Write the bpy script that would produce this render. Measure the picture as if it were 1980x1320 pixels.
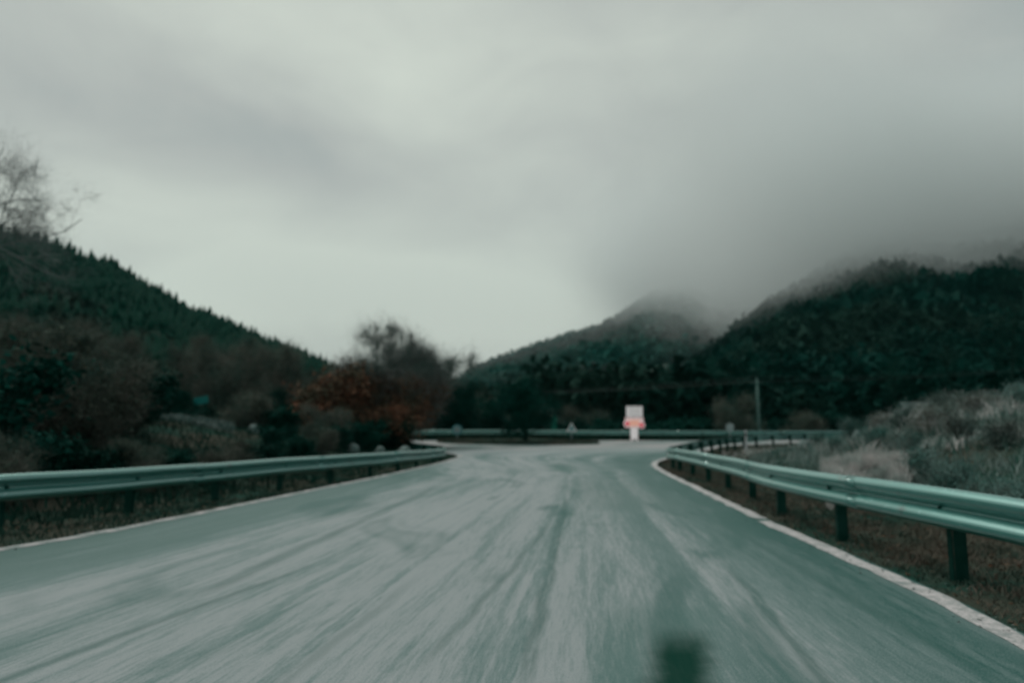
import bpy, bmesh, math, random
import numpy as np
from mathutils import Vector, noise

sc = bpy.context.scene
for o in list(bpy.data.objects):
    bpy.data.objects.remove(o)
COL = sc.collection
rnd = random.Random(7)
R = math.radians

# ------------------------------------------------------------------ camera
EYE = 1.3
F = 1320.0                      # focal length in pixels of the 1980 px wide photograph (24 mm)
TH = math.atan(156.0 / F)       # camera tilted up a little from behind the windscreen
cam_d = bpy.data.cameras.new('camera')
cam_d.lens = 24.0
cam_d.sensor_width = 36.0
cam_d.clip_start = 0.05
cam_d.clip_end = 6000
cam_d.dof.use_dof = True        # focus left on the windscreen, so the place is soft
cam_d.dof.focus_distance = 2.2
cam_d.dof.aperture_fstop = 1.6
cam = bpy.data.objects.new('camera', cam_d)
COL.objects.link(cam)
cam.location = (0, 0, EYE)
cam.rotation_euler = (math.pi / 2 + TH, 0, 0)
sc.camera = cam

# ------------------------------------------------------------------ render settings
sc.render.engine = 'CYCLES'
sc.cycles.use_denoising = True
sc.cycles.max_bounces = 10
sc.cycles.diffuse_bounces = 2
sc.cycles.glossy_bounces = 2
sc.cycles.volume_bounces = 8
sc.cycles.transparent_max_bounces = 16
sc.cycles.volume_step_rate = 0.6
sc.view_settings.view_transform = 'Standard'
sc.view_settings.look = 'None'
sc.view_settings.exposure = 0.0
sc.view_settings.gamma = 1.0
sc.view_settings.use_curve_mapping = False


class NT:
    """small helper for node trees"""
    def __init__(self, tree):
        self.t = tree
        self.t.nodes.clear()

    def n(self, kind, **kw):
        nd = self.t.nodes.new(kind)
        for k, v in kw.items():
            setattr(nd, k, v)
        return nd

    def link(self, a, b):
        self.t.links.new(a, b)

    def val(self, sock, v):
        if isinstance(v, bpy.types.NodeSocket):
            self.link(v, sock)
        else:
            sock.default_value = v

    def math(self, op, a, b=0.0, c=0.0, clamp=False):
        m = self.n('ShaderNodeMath', operation=op, use_clamp=clamp)
        for i, v in enumerate((a, b, c)):
            self.val(m.inputs[i], v)
        return m.outputs[0]

    def ramp01(self, v, lo, hi):
        m = self.n('ShaderNodeMapRange', interpolation_type='SMOOTHSTEP')
        self.val(m.inputs[0], v)
        self.val(m.inputs[1], lo)
        self.val(m.inputs[2], hi)
        return m.outputs[0]

    def mix(self, f, a, b):
        m = self.n('ShaderNodeMix', data_type='RGBA')
        self.val(m.inputs[0], f)
        for s, v in ((m.inputs[6], a), (m.inputs[7], b)):
            if isinstance(v, bpy.types.NodeSocket):
                self.link(v, s)
            else:
                s.default_value = (v[0], v[1], v[2], 1)
        return m.outputs[2]

    def noise(self, vec, scale, detail=3.0, rough=0.55, dist=0.0, scl3=None):
        if scl3 is not None:
            mp = self.n('ShaderNodeMapping')
            self.link(vec, mp.inputs[0])
            mp.inputs['Scale'].default_value = scl3
            vec = mp.outputs[0]
        t = self.n('ShaderNodeTexNoise')
        self.link(vec, t.inputs['Vector'])
        t.inputs['Scale'].default_value = scale
        t.inputs['Detail'].default_value = detail
        t.inputs['Roughness'].default_value = rough
        t.inputs['Distortion'].default_value = dist
        return t.outputs['Fac']

    def comb(self, x, y, z=0.0):
        c = self.n('ShaderNodeCombineXYZ')
        for i, v in enumerate((x, y, z)):
            self.val(c.inputs[i], v)
        return c.outputs[0]


# ------------------------------------------------------------------ sky (world)
SUN_EL, SUN_AZ = R(52), R(-35)
world = bpy.data.worlds.new('World')
sc.world = world
world.use_nodes = True
w = NT(world.node_tree)
geo = w.n('ShaderNodeTexCoord')
gen = geo.outputs['Generated']
sep = w.n('ShaderNodeSeparateXYZ')
w.link(gen, sep.inputs[0])
dx, dy, dz = sep.outputs
big = w.noise(gen, 1.5, 3.0, 0.5, 0.5, (1.0, 1.0, 2.4))
fine = w.noise(gen, 4.5, 4.0, 0.55, 0.6, (1.0, 1.0, 2.0))


def blob(c, sx, sz, amp):
    """a broad lighter or darker bank of cloud round the direction c"""
    L = math.sqrt(sum(v * v for v in c))
    c = [v / L for v in c]
    a = w.math('DIVIDE', w.math('SUBTRACT', dx, c[0]), sx)
    b = w.math('DIVIDE', w.math('SUBTRACT', dz, c[2]), sz)
    k = w.math('MULTIPLY', w.math('SUBTRACT', dy, c[1]), 1.2)
    q = w.math('ADD', w.math('ADD', w.math('MULTIPLY', a, a), w.math('MULTIPLY', b, b)), w.math('MULTIPLY', k, k))
    e = w.math('EXPONENT', w.math('MULTIPLY', q, -1.0))
    return w.math('MULTIPLY', e, amp)


def sky_dir(px, py):
    u, v = (px - 990) / F, (660 - py) / F
    return (u, math.cos(TH) - v * math.sin(TH), math.sin(TH) + v * math.cos(TH))


s = w.math('ADD', blob(sky_dir(480, 520), 0.33, 0.11, 0.42), blob(sky_dir(760, 60), 0.22, 0.10, 0.24))
s = w.math('ADD', s, blob(sky_dir(950, 600), 0.25, 0.08, 0.22))
for bx_, by_, ba_ in ((250, 230, -0.16), (650, 320, -0.17), (1000, 440, -0.15), (1350, 120, 0.06)):
    s = w.math('ADD', s, blob(sky_dir(bx_, by_), 0.26, 0.065, ba_))
s = w.math('ADD', s, w.math('MULTIPLY', w.ramp01(dx, 0.0, 0.75), -0.42))
s = w.math('ADD', s, w.math('MULTIPLY', w.math('SUBTRACT', big, 0.5), 0.9))
s = w.math('ADD', s, w.math('MULTIPLY', w.math('SUBTRACT', fine, 0.5), 0.5))
s = w.math('ADD', s, 0.60, 0.0, clamp=True)
cr = w.n('ShaderNodeValToRGB')
w.link(s, cr.inputs[0])
els = cr.color_ramp.elements
els[0].position = 0.0
els[0].color = (0.27, 0.325, 0.335, 1)
els[1].position = 1.0
els[1].color = (0.64, 0.69, 0.62, 1)
e = els.new(0.45)
e.color = (0.455, 0.485, 0.462, 1)
nish = w.n('ShaderNodeTexSky', sky_type='NISHITA')
nish.sun_disc = False
nish.sun_elevation = SUN_EL
nish.sun_rotation = SUN_AZ
bg1 = w.n('ShaderNodeBackground')
w.link(nish.outputs[0], bg1.inputs[0])
bg1.inputs[1].default_value = 0.06
bg2 = w.n('ShaderNodeBackground')
w.link(cr.outputs[0], bg2.inputs[0])
bg2.inputs[1].default_value = 1.0
mx = w.n('ShaderNodeMixShader')
mx.inputs[0].default_value = 0.96          # the cloud cover lets very little blue through
w.link(bg1.outputs[0], mx.inputs[1])
w.link(bg2.outputs[0], mx.inputs[2])
wo = w.n('ShaderNodeOutputWorld')
w.link(mx.outputs[0], wo.inputs[0])

sun_d = bpy.data.lights.new('sun', 'SUN')
sun_d.energy = 1.4
sun_d.angle = R(25)
sun_d.color = (1.0, 0.97, 0.92)
sun = bpy.data.objects.new('sun', sun_d)
COL.objects.link(sun)
sd = Vector((math.sin(SUN_AZ) * math.cos(SUN_EL), math.cos(SUN_AZ) * math.cos(SUN_EL), math.sin(SUN_EL)))
sun.rotation_euler = sd.to_track_quat('Z', 'Y').to_euler()

# ------------------------------------------------------------------ helpers


def at(px, py, Y):
    """point of the place seen at a photograph position and standing Y metres ahead"""
    u, v = (px - 990) / F, (660 - py) / F
    d = (u, math.cos(TH) - v * math.sin(TH), math.sin(TH) + v * math.cos(TH))
    k = Y / d[1]
    return Vector((d[0] * k, Y, EYE + d[2] * k))


def xat(px, Y):
    return at(px, 816, Y).x


def mesh_np(name, V, Fc, mat=None, smooth=False, nside=3):
    V = np.asarray(V, dtype=np.float32).reshape(-1, 3)
    Fc = np.asarray(Fc, dtype=np.int32).reshape(-1, nside)
    me = bpy.data.meshes.new(name)
    me.vertices.add(len(V))
    me.vertices.foreach_set('co', V.ravel())
    me.loops.add(Fc.size)
    me.loops.foreach_set('vertex_index', Fc.ravel())
    me.polygons.add(len(Fc))
    me.polygons.foreach_set('loop_start', np.arange(0, Fc.size, nside, dtype=np.int32))
    me.polygons.foreach_set('loop_total', np.full(len(Fc), nside, dtype=np.int32))
    if smooth:
        me.polygons.foreach_set('use_smooth', np.ones(len(Fc), dtype=bool))
    me.update(calc_edges=True)
    me.validate()
    if mat:
        me.materials.append(mat)
    return me


def link(name, me, parent=None):
    o = bpy.data.objects.new(name, me)
    COL.objects.link(o)
    if parent is not None:
        o.parent = parent
    return o


def tag(o, label=None, cat=None, group=None, kind=None):
    if label:
        o['label'] = label
    if cat:
        o['category'] = cat
    if group:
        o['group'] = group
    if kind:
        o['kind'] = kind
    return o


def empty(name, loc, rz=0.0):
    o = bpy.data.objects.new(name, None)
    COL.objects.link(o)
    o.location = loc
    o.rotation_euler = (0, 0, rz)
    o.empty_display_size = 0.2
    return o


def copy_tree(src):
    c = src.copy()
    COL.objects.link(c)
    for ch in list(src.children):
        d = ch.copy()
        COL.objects.link(d)
        d.parent = c
        for g in list(ch.children):
            e2 = g.copy()
            COL.objects.link(e2)
            e2.parent = d
    return c


def bm_obj(name, bm, mat, parent=None, smooth=False):
    me = bpy.data.meshes.new(name)
    if smooth:
        for f in bm.faces:
            f.smooth = True
    bm.to_mesh(me)
    bm.free()
    me.materials.append(mat)
    return link(name, me, parent)


def box(bm, c, s, rz=0.0, bev=0.0):
    r = bmesh.ops.create_cube(bm, size=1.0)
    vs = r['verts']
    for v in vs:
        x, y, z = v.co.x * s[0], v.co.y * s[1], v.co.z * s[2]
        v.co = Vector((c[0] + x * math.cos(rz) - y * math.sin(rz), c[1] + x * math.sin(rz) + y * math.cos(rz), c[2] + z))
    if bev:
        es = list({e for v in vs for e in v.link_edges})
        bmesh.ops.bevel(bm, geom=es, offset=bev, segments=2, affect='EDGES', profile=0.6)


def cyl(bm, p0, p1, r0, r1=None, n=10):
    p0, p1 = Vector(p0), Vector(p1)
    r1 = r0 if r1 is None else r1
    d = p1 - p0
    q = d.to_track_quat('Z', 'Y')
    ra = [bm.verts.new(p0 + q @ Vector((math.cos(a) * r0, math.sin(a) * r0, 0))) for a in [2 * math.pi * i / n for i in range(n)]]
    rb = [bm.verts.new(p1 + q @ Vector((math.cos(a) * r1, math.sin(a) * r1, 0))) for a in [2 * math.pi * i / n for i in range(n)]]
    for i in range(n):
        bm.faces.new((ra[i], ra[(i + 1) % n], rb[(i + 1) % n], rb[i]))
    bm.faces.new(list(reversed(ra)))
    bm.faces.new(rb)


def sstep(a, lo, hi):
    t = np.clip((a - lo) / (hi - lo), 0, 1)
    return t * t * (3 - 2 * t)


_ph = np.random.RandomState(3)
_W = [(_ph.uniform(0, 6.28), _ph.uniform(0, 6.28), _ph.uniform(0, 6.28)) for _ in range(6)]


def wob(x, y, wl):
    """smooth pseudo-random relief, -1..1, with wavelength wl"""
    out = 0
    for i, (a, p, q) in enumerate(_W):
        k = 6.28 / wl * (0.7 + 0.25 * i)
        out = out + np.sin((x * math.cos(a) + y * math.sin(a)) * k + p) * np.cos((x * math.sin(q) - y * math.cos(q)) * k * 0.6 + q)
    return out / 3.0


# ------------------------------------------------------------------ materials
def pmat(name, build, rough=0.8, metal=0.0, spec=0.3):
    m = bpy.data.materials.new(name)
    m.use_nodes = True
    t = NT(m.node_tree)
    b = t.n('ShaderNodeBsdfPrincipled')
    out = t.n('ShaderNodeOutputMaterial')
    t.link(b.outputs[0], out.inputs[0])
    b.inputs['Roughness'].default_value = rough
    b.inputs['Metallic'].default_value = metal
    b.inputs['Specular IOR Level'].default_value = spec
    tc = t.n('ShaderNodeTexCoord')
    build(t, b, tc)
    return m


def bump(t, b, h, strength, dist):
    bn = t.n('ShaderNodeBump')
    bn.inputs['Strength'].default_value = strength
    bn.inputs['Distance'].default_value = dist
    t.val(bn.inputs['Height'], h)
    t.link(bn.outputs[0], b.inputs['Normal'])


def two_tone(name, c1, c2, scale, lo=0.35, hi=0.65, rough=0.85, c3=None, scale3=0.3, metal=0.0, spec=0.04, rand=0.0, coord='Object', bmp=0.0, trans=0.0):
    def build(t, b, tc):
        if coord == 'World':
            g = t.n('ShaderNodeNewGeometry')
            vec = g.outputs['Position']
        else:
            vec = tc.outputs[coord]
        f = t.ramp01(t.noise(vec, scale, 4.0, 0.6), lo, hi)
        c = t.mix(f, c1, c2)
        if c3 is not None:
            f3 = t.ramp01(t.noise(vec, scale3, 3.0, 0.5), 0.48, 0.62)
            c = t.mix(f3, c, c3)
        if rand:
            oi = t.n('ShaderNodeObjectInfo')
            hs = t.n('ShaderNodeHueSaturation')
            t.link(t.math('ADD', t.math('MULTIPLY', oi.outputs['Random'], 2 * rand), 1 - rand), hs.inputs['Value'])
            t.link(c, hs.inputs['Color'])
            c = hs.outputs[0]
        t.link(c, b.inputs['Base Color'])
        if bmp:
            bump(t, b, t.noise(vec, scale * 6, 3.0, 0.6), 0.6, bmp)
    return pmat(name, build, rough, metal, spec)


M = {}
M['bark'] = two_tone('bark', (0.018, 0.034, 0.028), (0.04, 0.050, 0.043), 9.0, rough=0.9, bmp=0.01)
M['bark_dark'] = two_tone('bark_dark', (0.004, 0.026, 0.020), (0.012, 0.036, 0.029), 7.0, rough=0.9, bmp=0.01)
M['twig'] = two_tone('twig', (0.055, 0.105, 0.088), (0.150, 0.150, 0.128), 0.5, rough=0.9, rand=0.2, coord='World')
M['twig_violet'] = two_tone('twig_violet', (0.070, 0.115, 0.100), (0.175, 0.185, 0.178), 0.6, rough=0.9, rand=0.15, coord='World')
M['twig_dark'] = two_tone('twig_dark', (0.003, 0.042, 0.032), (0.018, 0.058, 0.046), 0.8, rough=0.9, rand=0.2, coord='World')
M['leaf_rust'] = two_tone('leaf_rust', (0.19, 0.088, 0.055), (0.08, 0.078, 0.054), 0.9, rough=0.8, rand=0.15, coord='World')
M['leaf_brown'] = two_tone('leaf_brown', (0.105, 0.108, 0.082), (0.022, 0.070, 0.052), 0.5, rough=0.85, rand=0.3, coord='World')
M['leaf_dark'] = two_tone('leaf_dark', (0.001, 0.036, 0.026), (0.005, 0.052, 0.040), 0.9, rough=0.8, rand=0.3, coord='World')
M['leaf_teal'] = two_tone('leaf_teal', (0.045, 0.15, 0.13), (0.19, 0.29, 0.27), 1.5, rough=0.8, rand=0.3, coord='World')
M['leaf_frost'] = two_tone('leaf_frost', (0.16, 0.27, 0.25), (0.55, 0.58, 0.57), 1.3, rough=0.8, rand=0.25, coord='World')
M['needle'] = two_tone('needle', (0.0002, 0.026, 0.016), (0.001, 0.033, 0.021), 0.05, rough=0.8, coord='World')
M['needle_near'] = two_tone('needle_near', (0.004, 0.028, 0.021), (0.009, 0.038, 0.029), 0.5, rough=0.8, rand=0.25, coord='World')
M['bare_wood'] = two_tone('bare_wood', (0.003, 0.036, 0.026), (0.030, 0.050, 0.038), 0.02, rough=0.85, coord='World')
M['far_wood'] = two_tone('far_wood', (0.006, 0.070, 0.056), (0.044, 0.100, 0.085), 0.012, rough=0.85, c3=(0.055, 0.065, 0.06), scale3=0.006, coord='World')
M['right_wood'] = two_tone('right_wood', (0.0002, 0.027, 0.020), (0.002, 0.034, 0.027), 0.02, rough=0.85, c3=(0.012, 0.040, 0.030), scale3=0.015, coord='World')
M['hill_soil'] = two_tone('hill_soil', (0.001, 0.030, 0.021), (0.004, 0.036, 0.027), 0.02, rough=0.9, coord='World')
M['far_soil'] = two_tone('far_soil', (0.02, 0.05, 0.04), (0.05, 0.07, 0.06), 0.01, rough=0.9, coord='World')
M['rock'] = two_tone('rock', (0.22, 0.27, 0.27), (0.10, 0.14, 0.135), 0.3, rough=0.9, bmp=0.05)
M['pale_rock'] = two_tone('pale_rock', (0.22, 0.28, 0.275), (0.10, 0.16, 0.15), 4.0, rough=0.9, bmp=0.02)
M['concrete'] = two_tone('concrete', (0.17, 0.24, 0.25), (0.28, 0.33, 0.34), 5.0, rough=0.9, bmp=0.01)
M['pole_concrete'] = two_tone('pole_concrete', (0.07, 0.15, 0.135), (0.11, 0.18, 0.165), 3.0, rough=0.9)
M['white_paint'] = two_tone('white_paint', (0.78, 0.78, 0.78), (0.66, 0.67, 0.68), 6.0, rough=0.5)
M['post_white'] = two_tone('post_white', (0.62, 0.64, 0.66), (0.45, 0.48, 0.5), 6.0, rough=0.6)
M['post_black'] = two_tone('post_black', (0.02, 0.03, 0.03), (0.03, 0.04, 0.04), 6.0, rough=0.6)
M['sign_grey'] = two_tone('sign_grey', (0.30, 0.36, 0.37), (0.2, 0.27, 0.27), 6.0, rough=0.5, metal=0.3)
M['sign_teal'] = two_tone('sign_teal', (0.01, 0.14, 0.13), (0.02, 0.18, 0.17), 6.0, rough=0.5)
M['sign_green'] = two_tone('sign_green', (0.012, 0.12, 0.085), (0.02, 0.15, 0.11), 6.0, rough=0.5)
M['sign_blue'] = two_tone('sign_blue', (0.08, 0.25, 0.27), (0.12, 0.30, 0.32), 6.0, rough=0.5)
M['cable'] = two_tone('cable', (0.02, 0.04, 0.035), (0.03, 0.05, 0.045), 3.0, rough=0.6)


def glow_paint(name, col, strength):
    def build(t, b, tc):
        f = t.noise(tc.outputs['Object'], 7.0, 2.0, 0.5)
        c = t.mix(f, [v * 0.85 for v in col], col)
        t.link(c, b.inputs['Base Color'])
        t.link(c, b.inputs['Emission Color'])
        b.inputs['Emission Strength'].default_value = strength  # emission added to brighten plain sign surfaces; no light source behind them
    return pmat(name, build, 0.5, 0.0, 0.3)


M['glow_red'] = glow_paint('glow_red', (0.80, 0.12, 0.16), 0.3)
M['glow_orange'] = glow_paint('glow_orange', (0.90, 0.45, 0.34), 0.38)
M['glow_white'] = glow_paint('glow_white', (0.80, 0.76, 0.76), 0.34)
M['glow_pink'] = glow_paint('glow_pink', (0.84, 0.62, 0.61), 0.30)
M['grass_strip'] = two_tone('grass_strip', (0.09, 0.16, 0.145), (0.24, 0.29, 0.28), 1.5, rough=0.9, coord='World')
M['grass_island'] = two_tone('grass_island', (0.075, 0.080, 0.064), (0.045, 0.066, 0.052), 0.8, rough=0.9, coord='World')
M['twig_pale'] = two_tone('twig_pale', (0.14, 0.175, 0.17), (0.24, 0.25, 0.25), 0.6, rough=0.9, coord='World')
M['sign_band'] = two_tone('sign_band', (0.36, 0.37, 0.38), (0.42, 0.43, 0.44), 6.0, rough=0.5)


def steel(t, b, tc):
    v = tc.outputs['Object']
    streak = t.noise(v, 1.0, 4.0, 0.6, 0.0, (0.9, 0.9, 7.0))
    spots = t.noise(v, 14.0, 3.0, 0.6)
    c = t.mix(streak, (0.008, 0.16, 0.135), (0.035, 0.25, 0.22))
    c = t.mix(t.ramp01(spots, 0.62, 0.75), c, (0.16, 0.34, 0.32))
    drt = t.noise(v, 2.2, 5.0, 0.7)
    c = t.mix(t.ramp01(drt, 0.58, 0.75), c, (0.008, 0.075, 0.06))
    t.link(c, b.inputs['Base Color'])
    b.inputs['Coat Weight'].default_value = 1.0
    b.inputs['Coat IOR'].default_value = 2.3
    b.inputs['Coat Tint'].default_value = (0.80, 0.97, 0.96, 1)
    b.inputs['Coat Roughness'].default_value = 0.24
    t.link(t.math('ADD', t.math('MULTIPLY', spots, 0.25), 0.28), b.inputs['Roughness'])
    bump(t, b, streak, 0.15, 0.01)


M['steel'] = pmat('galvanised_steel', steel, 0.4, 0.5, 0.5)
M['steel_post'] = two_tone('steel_post', (0.004, 0.038, 0.029), (0.012, 0.055, 0.044), 3.0, rough=0.5, metal=0.4)


def asphalt(t, b, tc):
    uv = t.n('ShaderNodeUVMap')
    uv.uv_map = 'track'
    sp = t.n('ShaderNodeSeparateXYZ')
    t.link(uv.outputs[0], sp.inputs[0])
    U, V = sp.outputs[0], sp.outputs[1]
    g = t.n('ShaderNodeNewGeometry')
    pos = g.outputs['Position']
    P = t.comb(U, V)
    wide = t.noise(P, 1.0, 3.0, 0.5, 0.6, (0.8, 0.05, 1.0))        # broad wheel lanes
    mid = t.noise(P, 1.0, 5.0, 0.62, 0.35, (3.4, 0.16, 1.0))       # tyre streaks
    fin = t.noise(P, 1.0, 4.0, 0.7, 0.2, (17.0, 0.9, 1.0))         # polished scratches
    hair = t.noise(P, 1.0, 3.0, 0.7, 0.1, (60.0, 4.0, 1.0))        # fine grain drawn out by the tyres
    grit = t.noise(pos, 95.0, 2.0, 0.7)
    chip = t.noise(pos, 28.0, 3.0, 0.7)
    big = t.noise(pos, 0.22, 3.0, 0.5, 0.4)
    dark = (0.012, 0.088, 0.076)
    grey = (0.130, 0.200, 0.196)
    pale = (0.285, 0.322, 0.330)
    k = t.math('ADD', t.math('MULTIPLY', wide, 0.7), t.math('MULTIPLY', mid, 0.95))
    k = t.math('ADD', k, t.math('MULTIPLY', fin, 0.72))
    k = t.math('ADD', k, t.math('MULTIPLY', hair, 0.62))
    k = t.math('ADD', k, t.math('MULTIPLY', big, 0.35))
    k = t.math('ADD', k, t.math('MULTIPLY', chip, 0.25))
    # U: 0 at the left edge line, 1 at the right one (times 8 m)
    lane = t.math('SUBTRACT', 1.0, t.ramp01(t.math('ABSOLUTE', t.math('SUBTRACT', U, 3.7)), 0.3, 5.2))
    k = t.math('ADD', k, t.math('SUBTRACT', t.math('MULTIPLY', lane, 0.36), 0.09))
    # long damp bands
    def band(c, wd, amp):
        q = t.math('ABSOLUTE', t.math('SUBTRACT', t.math('ADD', U, t.math('MULTIPLY', t.math('SUBTRACT', mid, 0.5), 0.9)), c))
        return t.math('MULTIPLY', t.math('SUBTRACT', 1.0, t.ramp01(q, wd * 0.3, wd)), -amp)
    for c, wd, amp in ((0.7, 1.3, 0.34), (7.5, 0.85, 0.34), (6.3, 0.25, 0.12), (6.9, 0.12, 0.10), (5.2, 0.16, 0.16), (4.25, 0.07, 0.22), (3.75, 0.06, 0.20), (1.7, 0.3, 0.12), (2.7, 0.16, 0.10)):
        k = t.math('ADD', k, band(c, wd, amp))
    f1 = t.ramp01(k, 1.26, 1.86)
    f2 = t.ramp01(k, 1.74, 2.16)
    c = t.mix(f2, t.mix(f1, dark, grey), pale)
    # dried salt and dust where the junction opens
    sx = t.n('ShaderNodeSeparateXYZ')
    t.link(pos, sx.inputs[0])
    X, Y = sx.outputs[0], sx.outputs[1]
    dust = t.math('MULTIPLY', t.ramp01(Y, 30.0, 38.0), t.ramp01(t.noise(pos, 0.3, 3.0, 0.5), 0.35, 0.6))
    c = t.mix(t.math('MULTIPLY', dust, 0.8), c, (0.36, 0.335, 0.34))
    # tar repair patches with ragged ends
    def patch(x0, x1, y0, y1, soft, skew, sy=None):
        sy = sy or soft * 3
        jit = t.math('MULTIPLY', t.math('SUBTRACT', t.noise(pos, 2.5, 3.0, 0.6), 0.5), 0.16)
        xs = t.math('ADD', X, t.math('ADD', jit, t.math('MULTIPLY', t.math('SUBTRACT', Y, 2.0), skew)))
        ys = t.math('ADD', Y, t.math('MULTIPLY', jit, 1.5))
        m = t.math('MULTIPLY', t.ramp01(xs, x0 - soft, x0 + soft), t.math('SUBTRACT', 1.0, t.ramp01(xs, x1 - soft, x1 + soft)))
        n = t.math('MULTIPLY', t.ramp01(ys, y0 - soft, y0 + soft), t.math('SUBTRACT', 1.0, t.ramp01(ys, y1 - sy, y1 + sy)))
        return t.math('MULTIPLY', m, n)
    c = t.mix(t.math('MULTIPLY', patch(1.2, 2.6, 10.5, 16.0, 0.5, 0.0), 0.55), c, (0.09, 0.16, 0.15))
    c = t.mix(t.math('MULTIPLY', patch(1.1, 1.75, 18.5, 22.0, 0.3, 0.0), 0.75), c, (0.05, 0.13, 0.115))
    c = t.mix(t.math('MULTIPLY', t.ramp01(grit, 0.45, 0.75), 0.30), c, (0.40, 0.44, 0.44))
    c = t.mix(t.math('MULTIPLY', t.ramp01(grit, 0.5, 0.25), 0.35), c, (0.03, 0.08, 0.07))
    c = t.mix(t.math('MULTIPLY', patch(-0.02, 0.66, 1.2, 5.1, 0.16, -0.25), 0.45), c, (0.06, 0.145, 0.13))
    def crack(x0, y0, m, ya, yb, wd, amp):
        wig = t.math('MULTIPLY', t.math('SUBTRACT', t.noise(pos, 0.9, 3.0, 0.5), 0.5), 0.16)
        q = t.math('ABSOLUTE', t.math('ADD', wig, t.math('SUBTRACT', X, t.math('ADD', x0, t.math('MULTIPLY', t.math('SUBTRACT', Y, y0), m)))))
        a = t.math('MULTIPLY', t.math('SUBTRACT', 1.0, t.ramp01(q, wd * 0.15, wd)), t.math('MULTIPLY', t.ramp01(Y, ya, ya + 0.8), t.math('SUBTRACT', 1.0, t.ramp01(Y, yb - 1.5, yb))))
        a = t.math('MULTIPLY', a, t.ramp01(fin, 0.30, 0.55))
        return t.math('MULTIPLY', a, amp * 0.75)
    for cr_ in ((0.10, 4.0, 0.105, 3.2, 12.5, 0.075, 0.75), (-0.45, 4.0, 0.19, 3.6, 9.5, 0.06, 0.6), (1.55, 3.2, 0.13, 2.6, 7.0, 0.07, 0.8),
                (-2.72, 3.2, 0.27, 2.4, 7.0, 0.07, 0.7), (-2.3, 6.2, 0.10, 5.0, 15.0, 0.13, 0.6), (2.45, 4.0, 0.06, 3.4, 9.0, 0.09, 0.55), (-1.2, 3.4, 0.16, 2.6, 6.5, 0.08, 0.4)):
        c = t.mix(crack(*cr_), c, (0.018, 0.085, 0.072))
    damp = t.math('MULTIPLY', t.ramp01(t.noise(P, 1.0, 3.0, 0.55, 0.8, (0.9, 0.28, 1.0)), 0.54, 0.70), 0.55)
    c = t.mix(damp, c, (0.030, 0.105, 0.093))
    tar = patch(0.29, 0.60, 1.2, 4.35, 0.10, -0.25, 0.32)
    c = t.mix(t.math('MULTIPLY', tar, 0.92), c, (0.001, 0.034, 0.022))
    t.link(t.math('MULTIPLY', t.math('SUBTRACT', 1.0, tar), 0.2), b.inputs['Specular IOR Level'])
    t.link(c, b.inputs['Base Color'])
    t.link(t.math('ADD', t.math('MULTIPLY', f1, 0.3), 0.52), b.inputs['Roughness'])
    h = t.math('ADD', t.math('MULTIPLY', grit, 0.6), t.math('MULTIPLY', fin, 0.6))
    bump(t, b, h, 0.35, 0.01)


M['asphalt'] = pmat('worn_asphalt', asphalt, 0.7, 0.0, 0.2)


def line_paint(t, b, tc):
    g = t.n('ShaderNodeNewGeometry')
    pos = g.outputs['Position']
    a = t.noise(pos, 9.0, 4.0, 0.7)
    c2 = t.noise(pos, 60.0, 2.0, 0.6)
    c = t.mix(t.ramp01(a, 0.35, 0.6), (0.34, 0.345, 0.345), (0.56, 0.53, 0.535))
    c = t.mix(t.math('MULTIPLY', t.ramp01(c2, 0.50, 0.66), 0.65), c, (0.16, 0.21, 0.20))
    c = t.mix(t.math('MULTIPLY', t.ramp01(t.noise(pos, 2.2, 5.0, 0.75), 0.52, 0.66), 0.6), c, (0.19, 0.24, 0.235))
    t.link(c, b.inputs['Base Color'])


M['line_paint'] = pmat('line_paint', line_paint, 0.7, 0.0, 0.3)


def old_paint(t, b, tc):
    g = t.n('ShaderNodeNewGeometry')
    pos = g.outputs['Position']
    a = t.noise(pos, 4.0, 5.0, 0.7)
    c = t.mix(t.ramp01(a, 0.36, 0.62), (0.15, 0.20, 0.19), (0.40, 0.385, 0.39))
    t.link(c, b.inputs['Base Color'])


M['old_paint'] = pmat('faded_line_paint', old_paint, 0.8, 0.0, 0.3)


def soil(t, b, tc):
    g = t.n('ShaderNodeNewGeometry')
    pos = g.outputs['Position']
    a = t.noise(pos, 0.5, 4.0, 0.6)
    d = t.noise(pos, 6.0, 5.0, 0.7)
    e_ = t.noise(pos, 45.0, 3.0, 0.7)
    c = t.mix(t.ramp01(a, 0.4, 0.62), (0.060, 0.062, 0.048), (0.014, 0.056, 0.042))
    c = t.mix(t.math('MULTIPLY', t.ramp01(d, 0.5, 0.7), 0.6), c, (0.065, 0.068, 0.056))
    c = t.mix(t.math('MULTIPLY', t.ramp01(e_, 0.5, 0.75), 0.4), c, (0.02, 0.03, 0.025))
    t.link(c, b.inputs['Base Color'])
    bump(t, b, t.math('ADD', d, t.math('MULTIPLY', e_, 0.4)), 0.8, 0.05)


M['soil'] = pmat('verge_soil', soil, 0.95, 0.0, 0.03)
M['grass_dead'] = two_tone('grass_dead', (0.110, 0.098, 0.078), (0.040, 0.080, 0.063), 0.8, rough=0.9, c3=(0.13, 0.11, 0.09), scale3=2.5, coord='World')
M['grass_dark'] = two_tone('grass_dark', (0.005, 0.044, 0.032), (0.022, 0.048, 0.036), 0.5, rough=0.9, coord='World')
M['grass_pale'] = two_tone('grass_pale', (0.72, 0.67, 0.66), (0.36, 0.42, 0.40), 1.2, rough=0.9, coord='World')
M['grass_frost'] = two_tone('grass_frost', (0.07, 0.155, 0.135), (0.27, 0.33, 0.315), 0.7, rough=0.9, c3=(0.045, 0.11, 0.09), scale3=0.6, coord='World')

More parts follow.
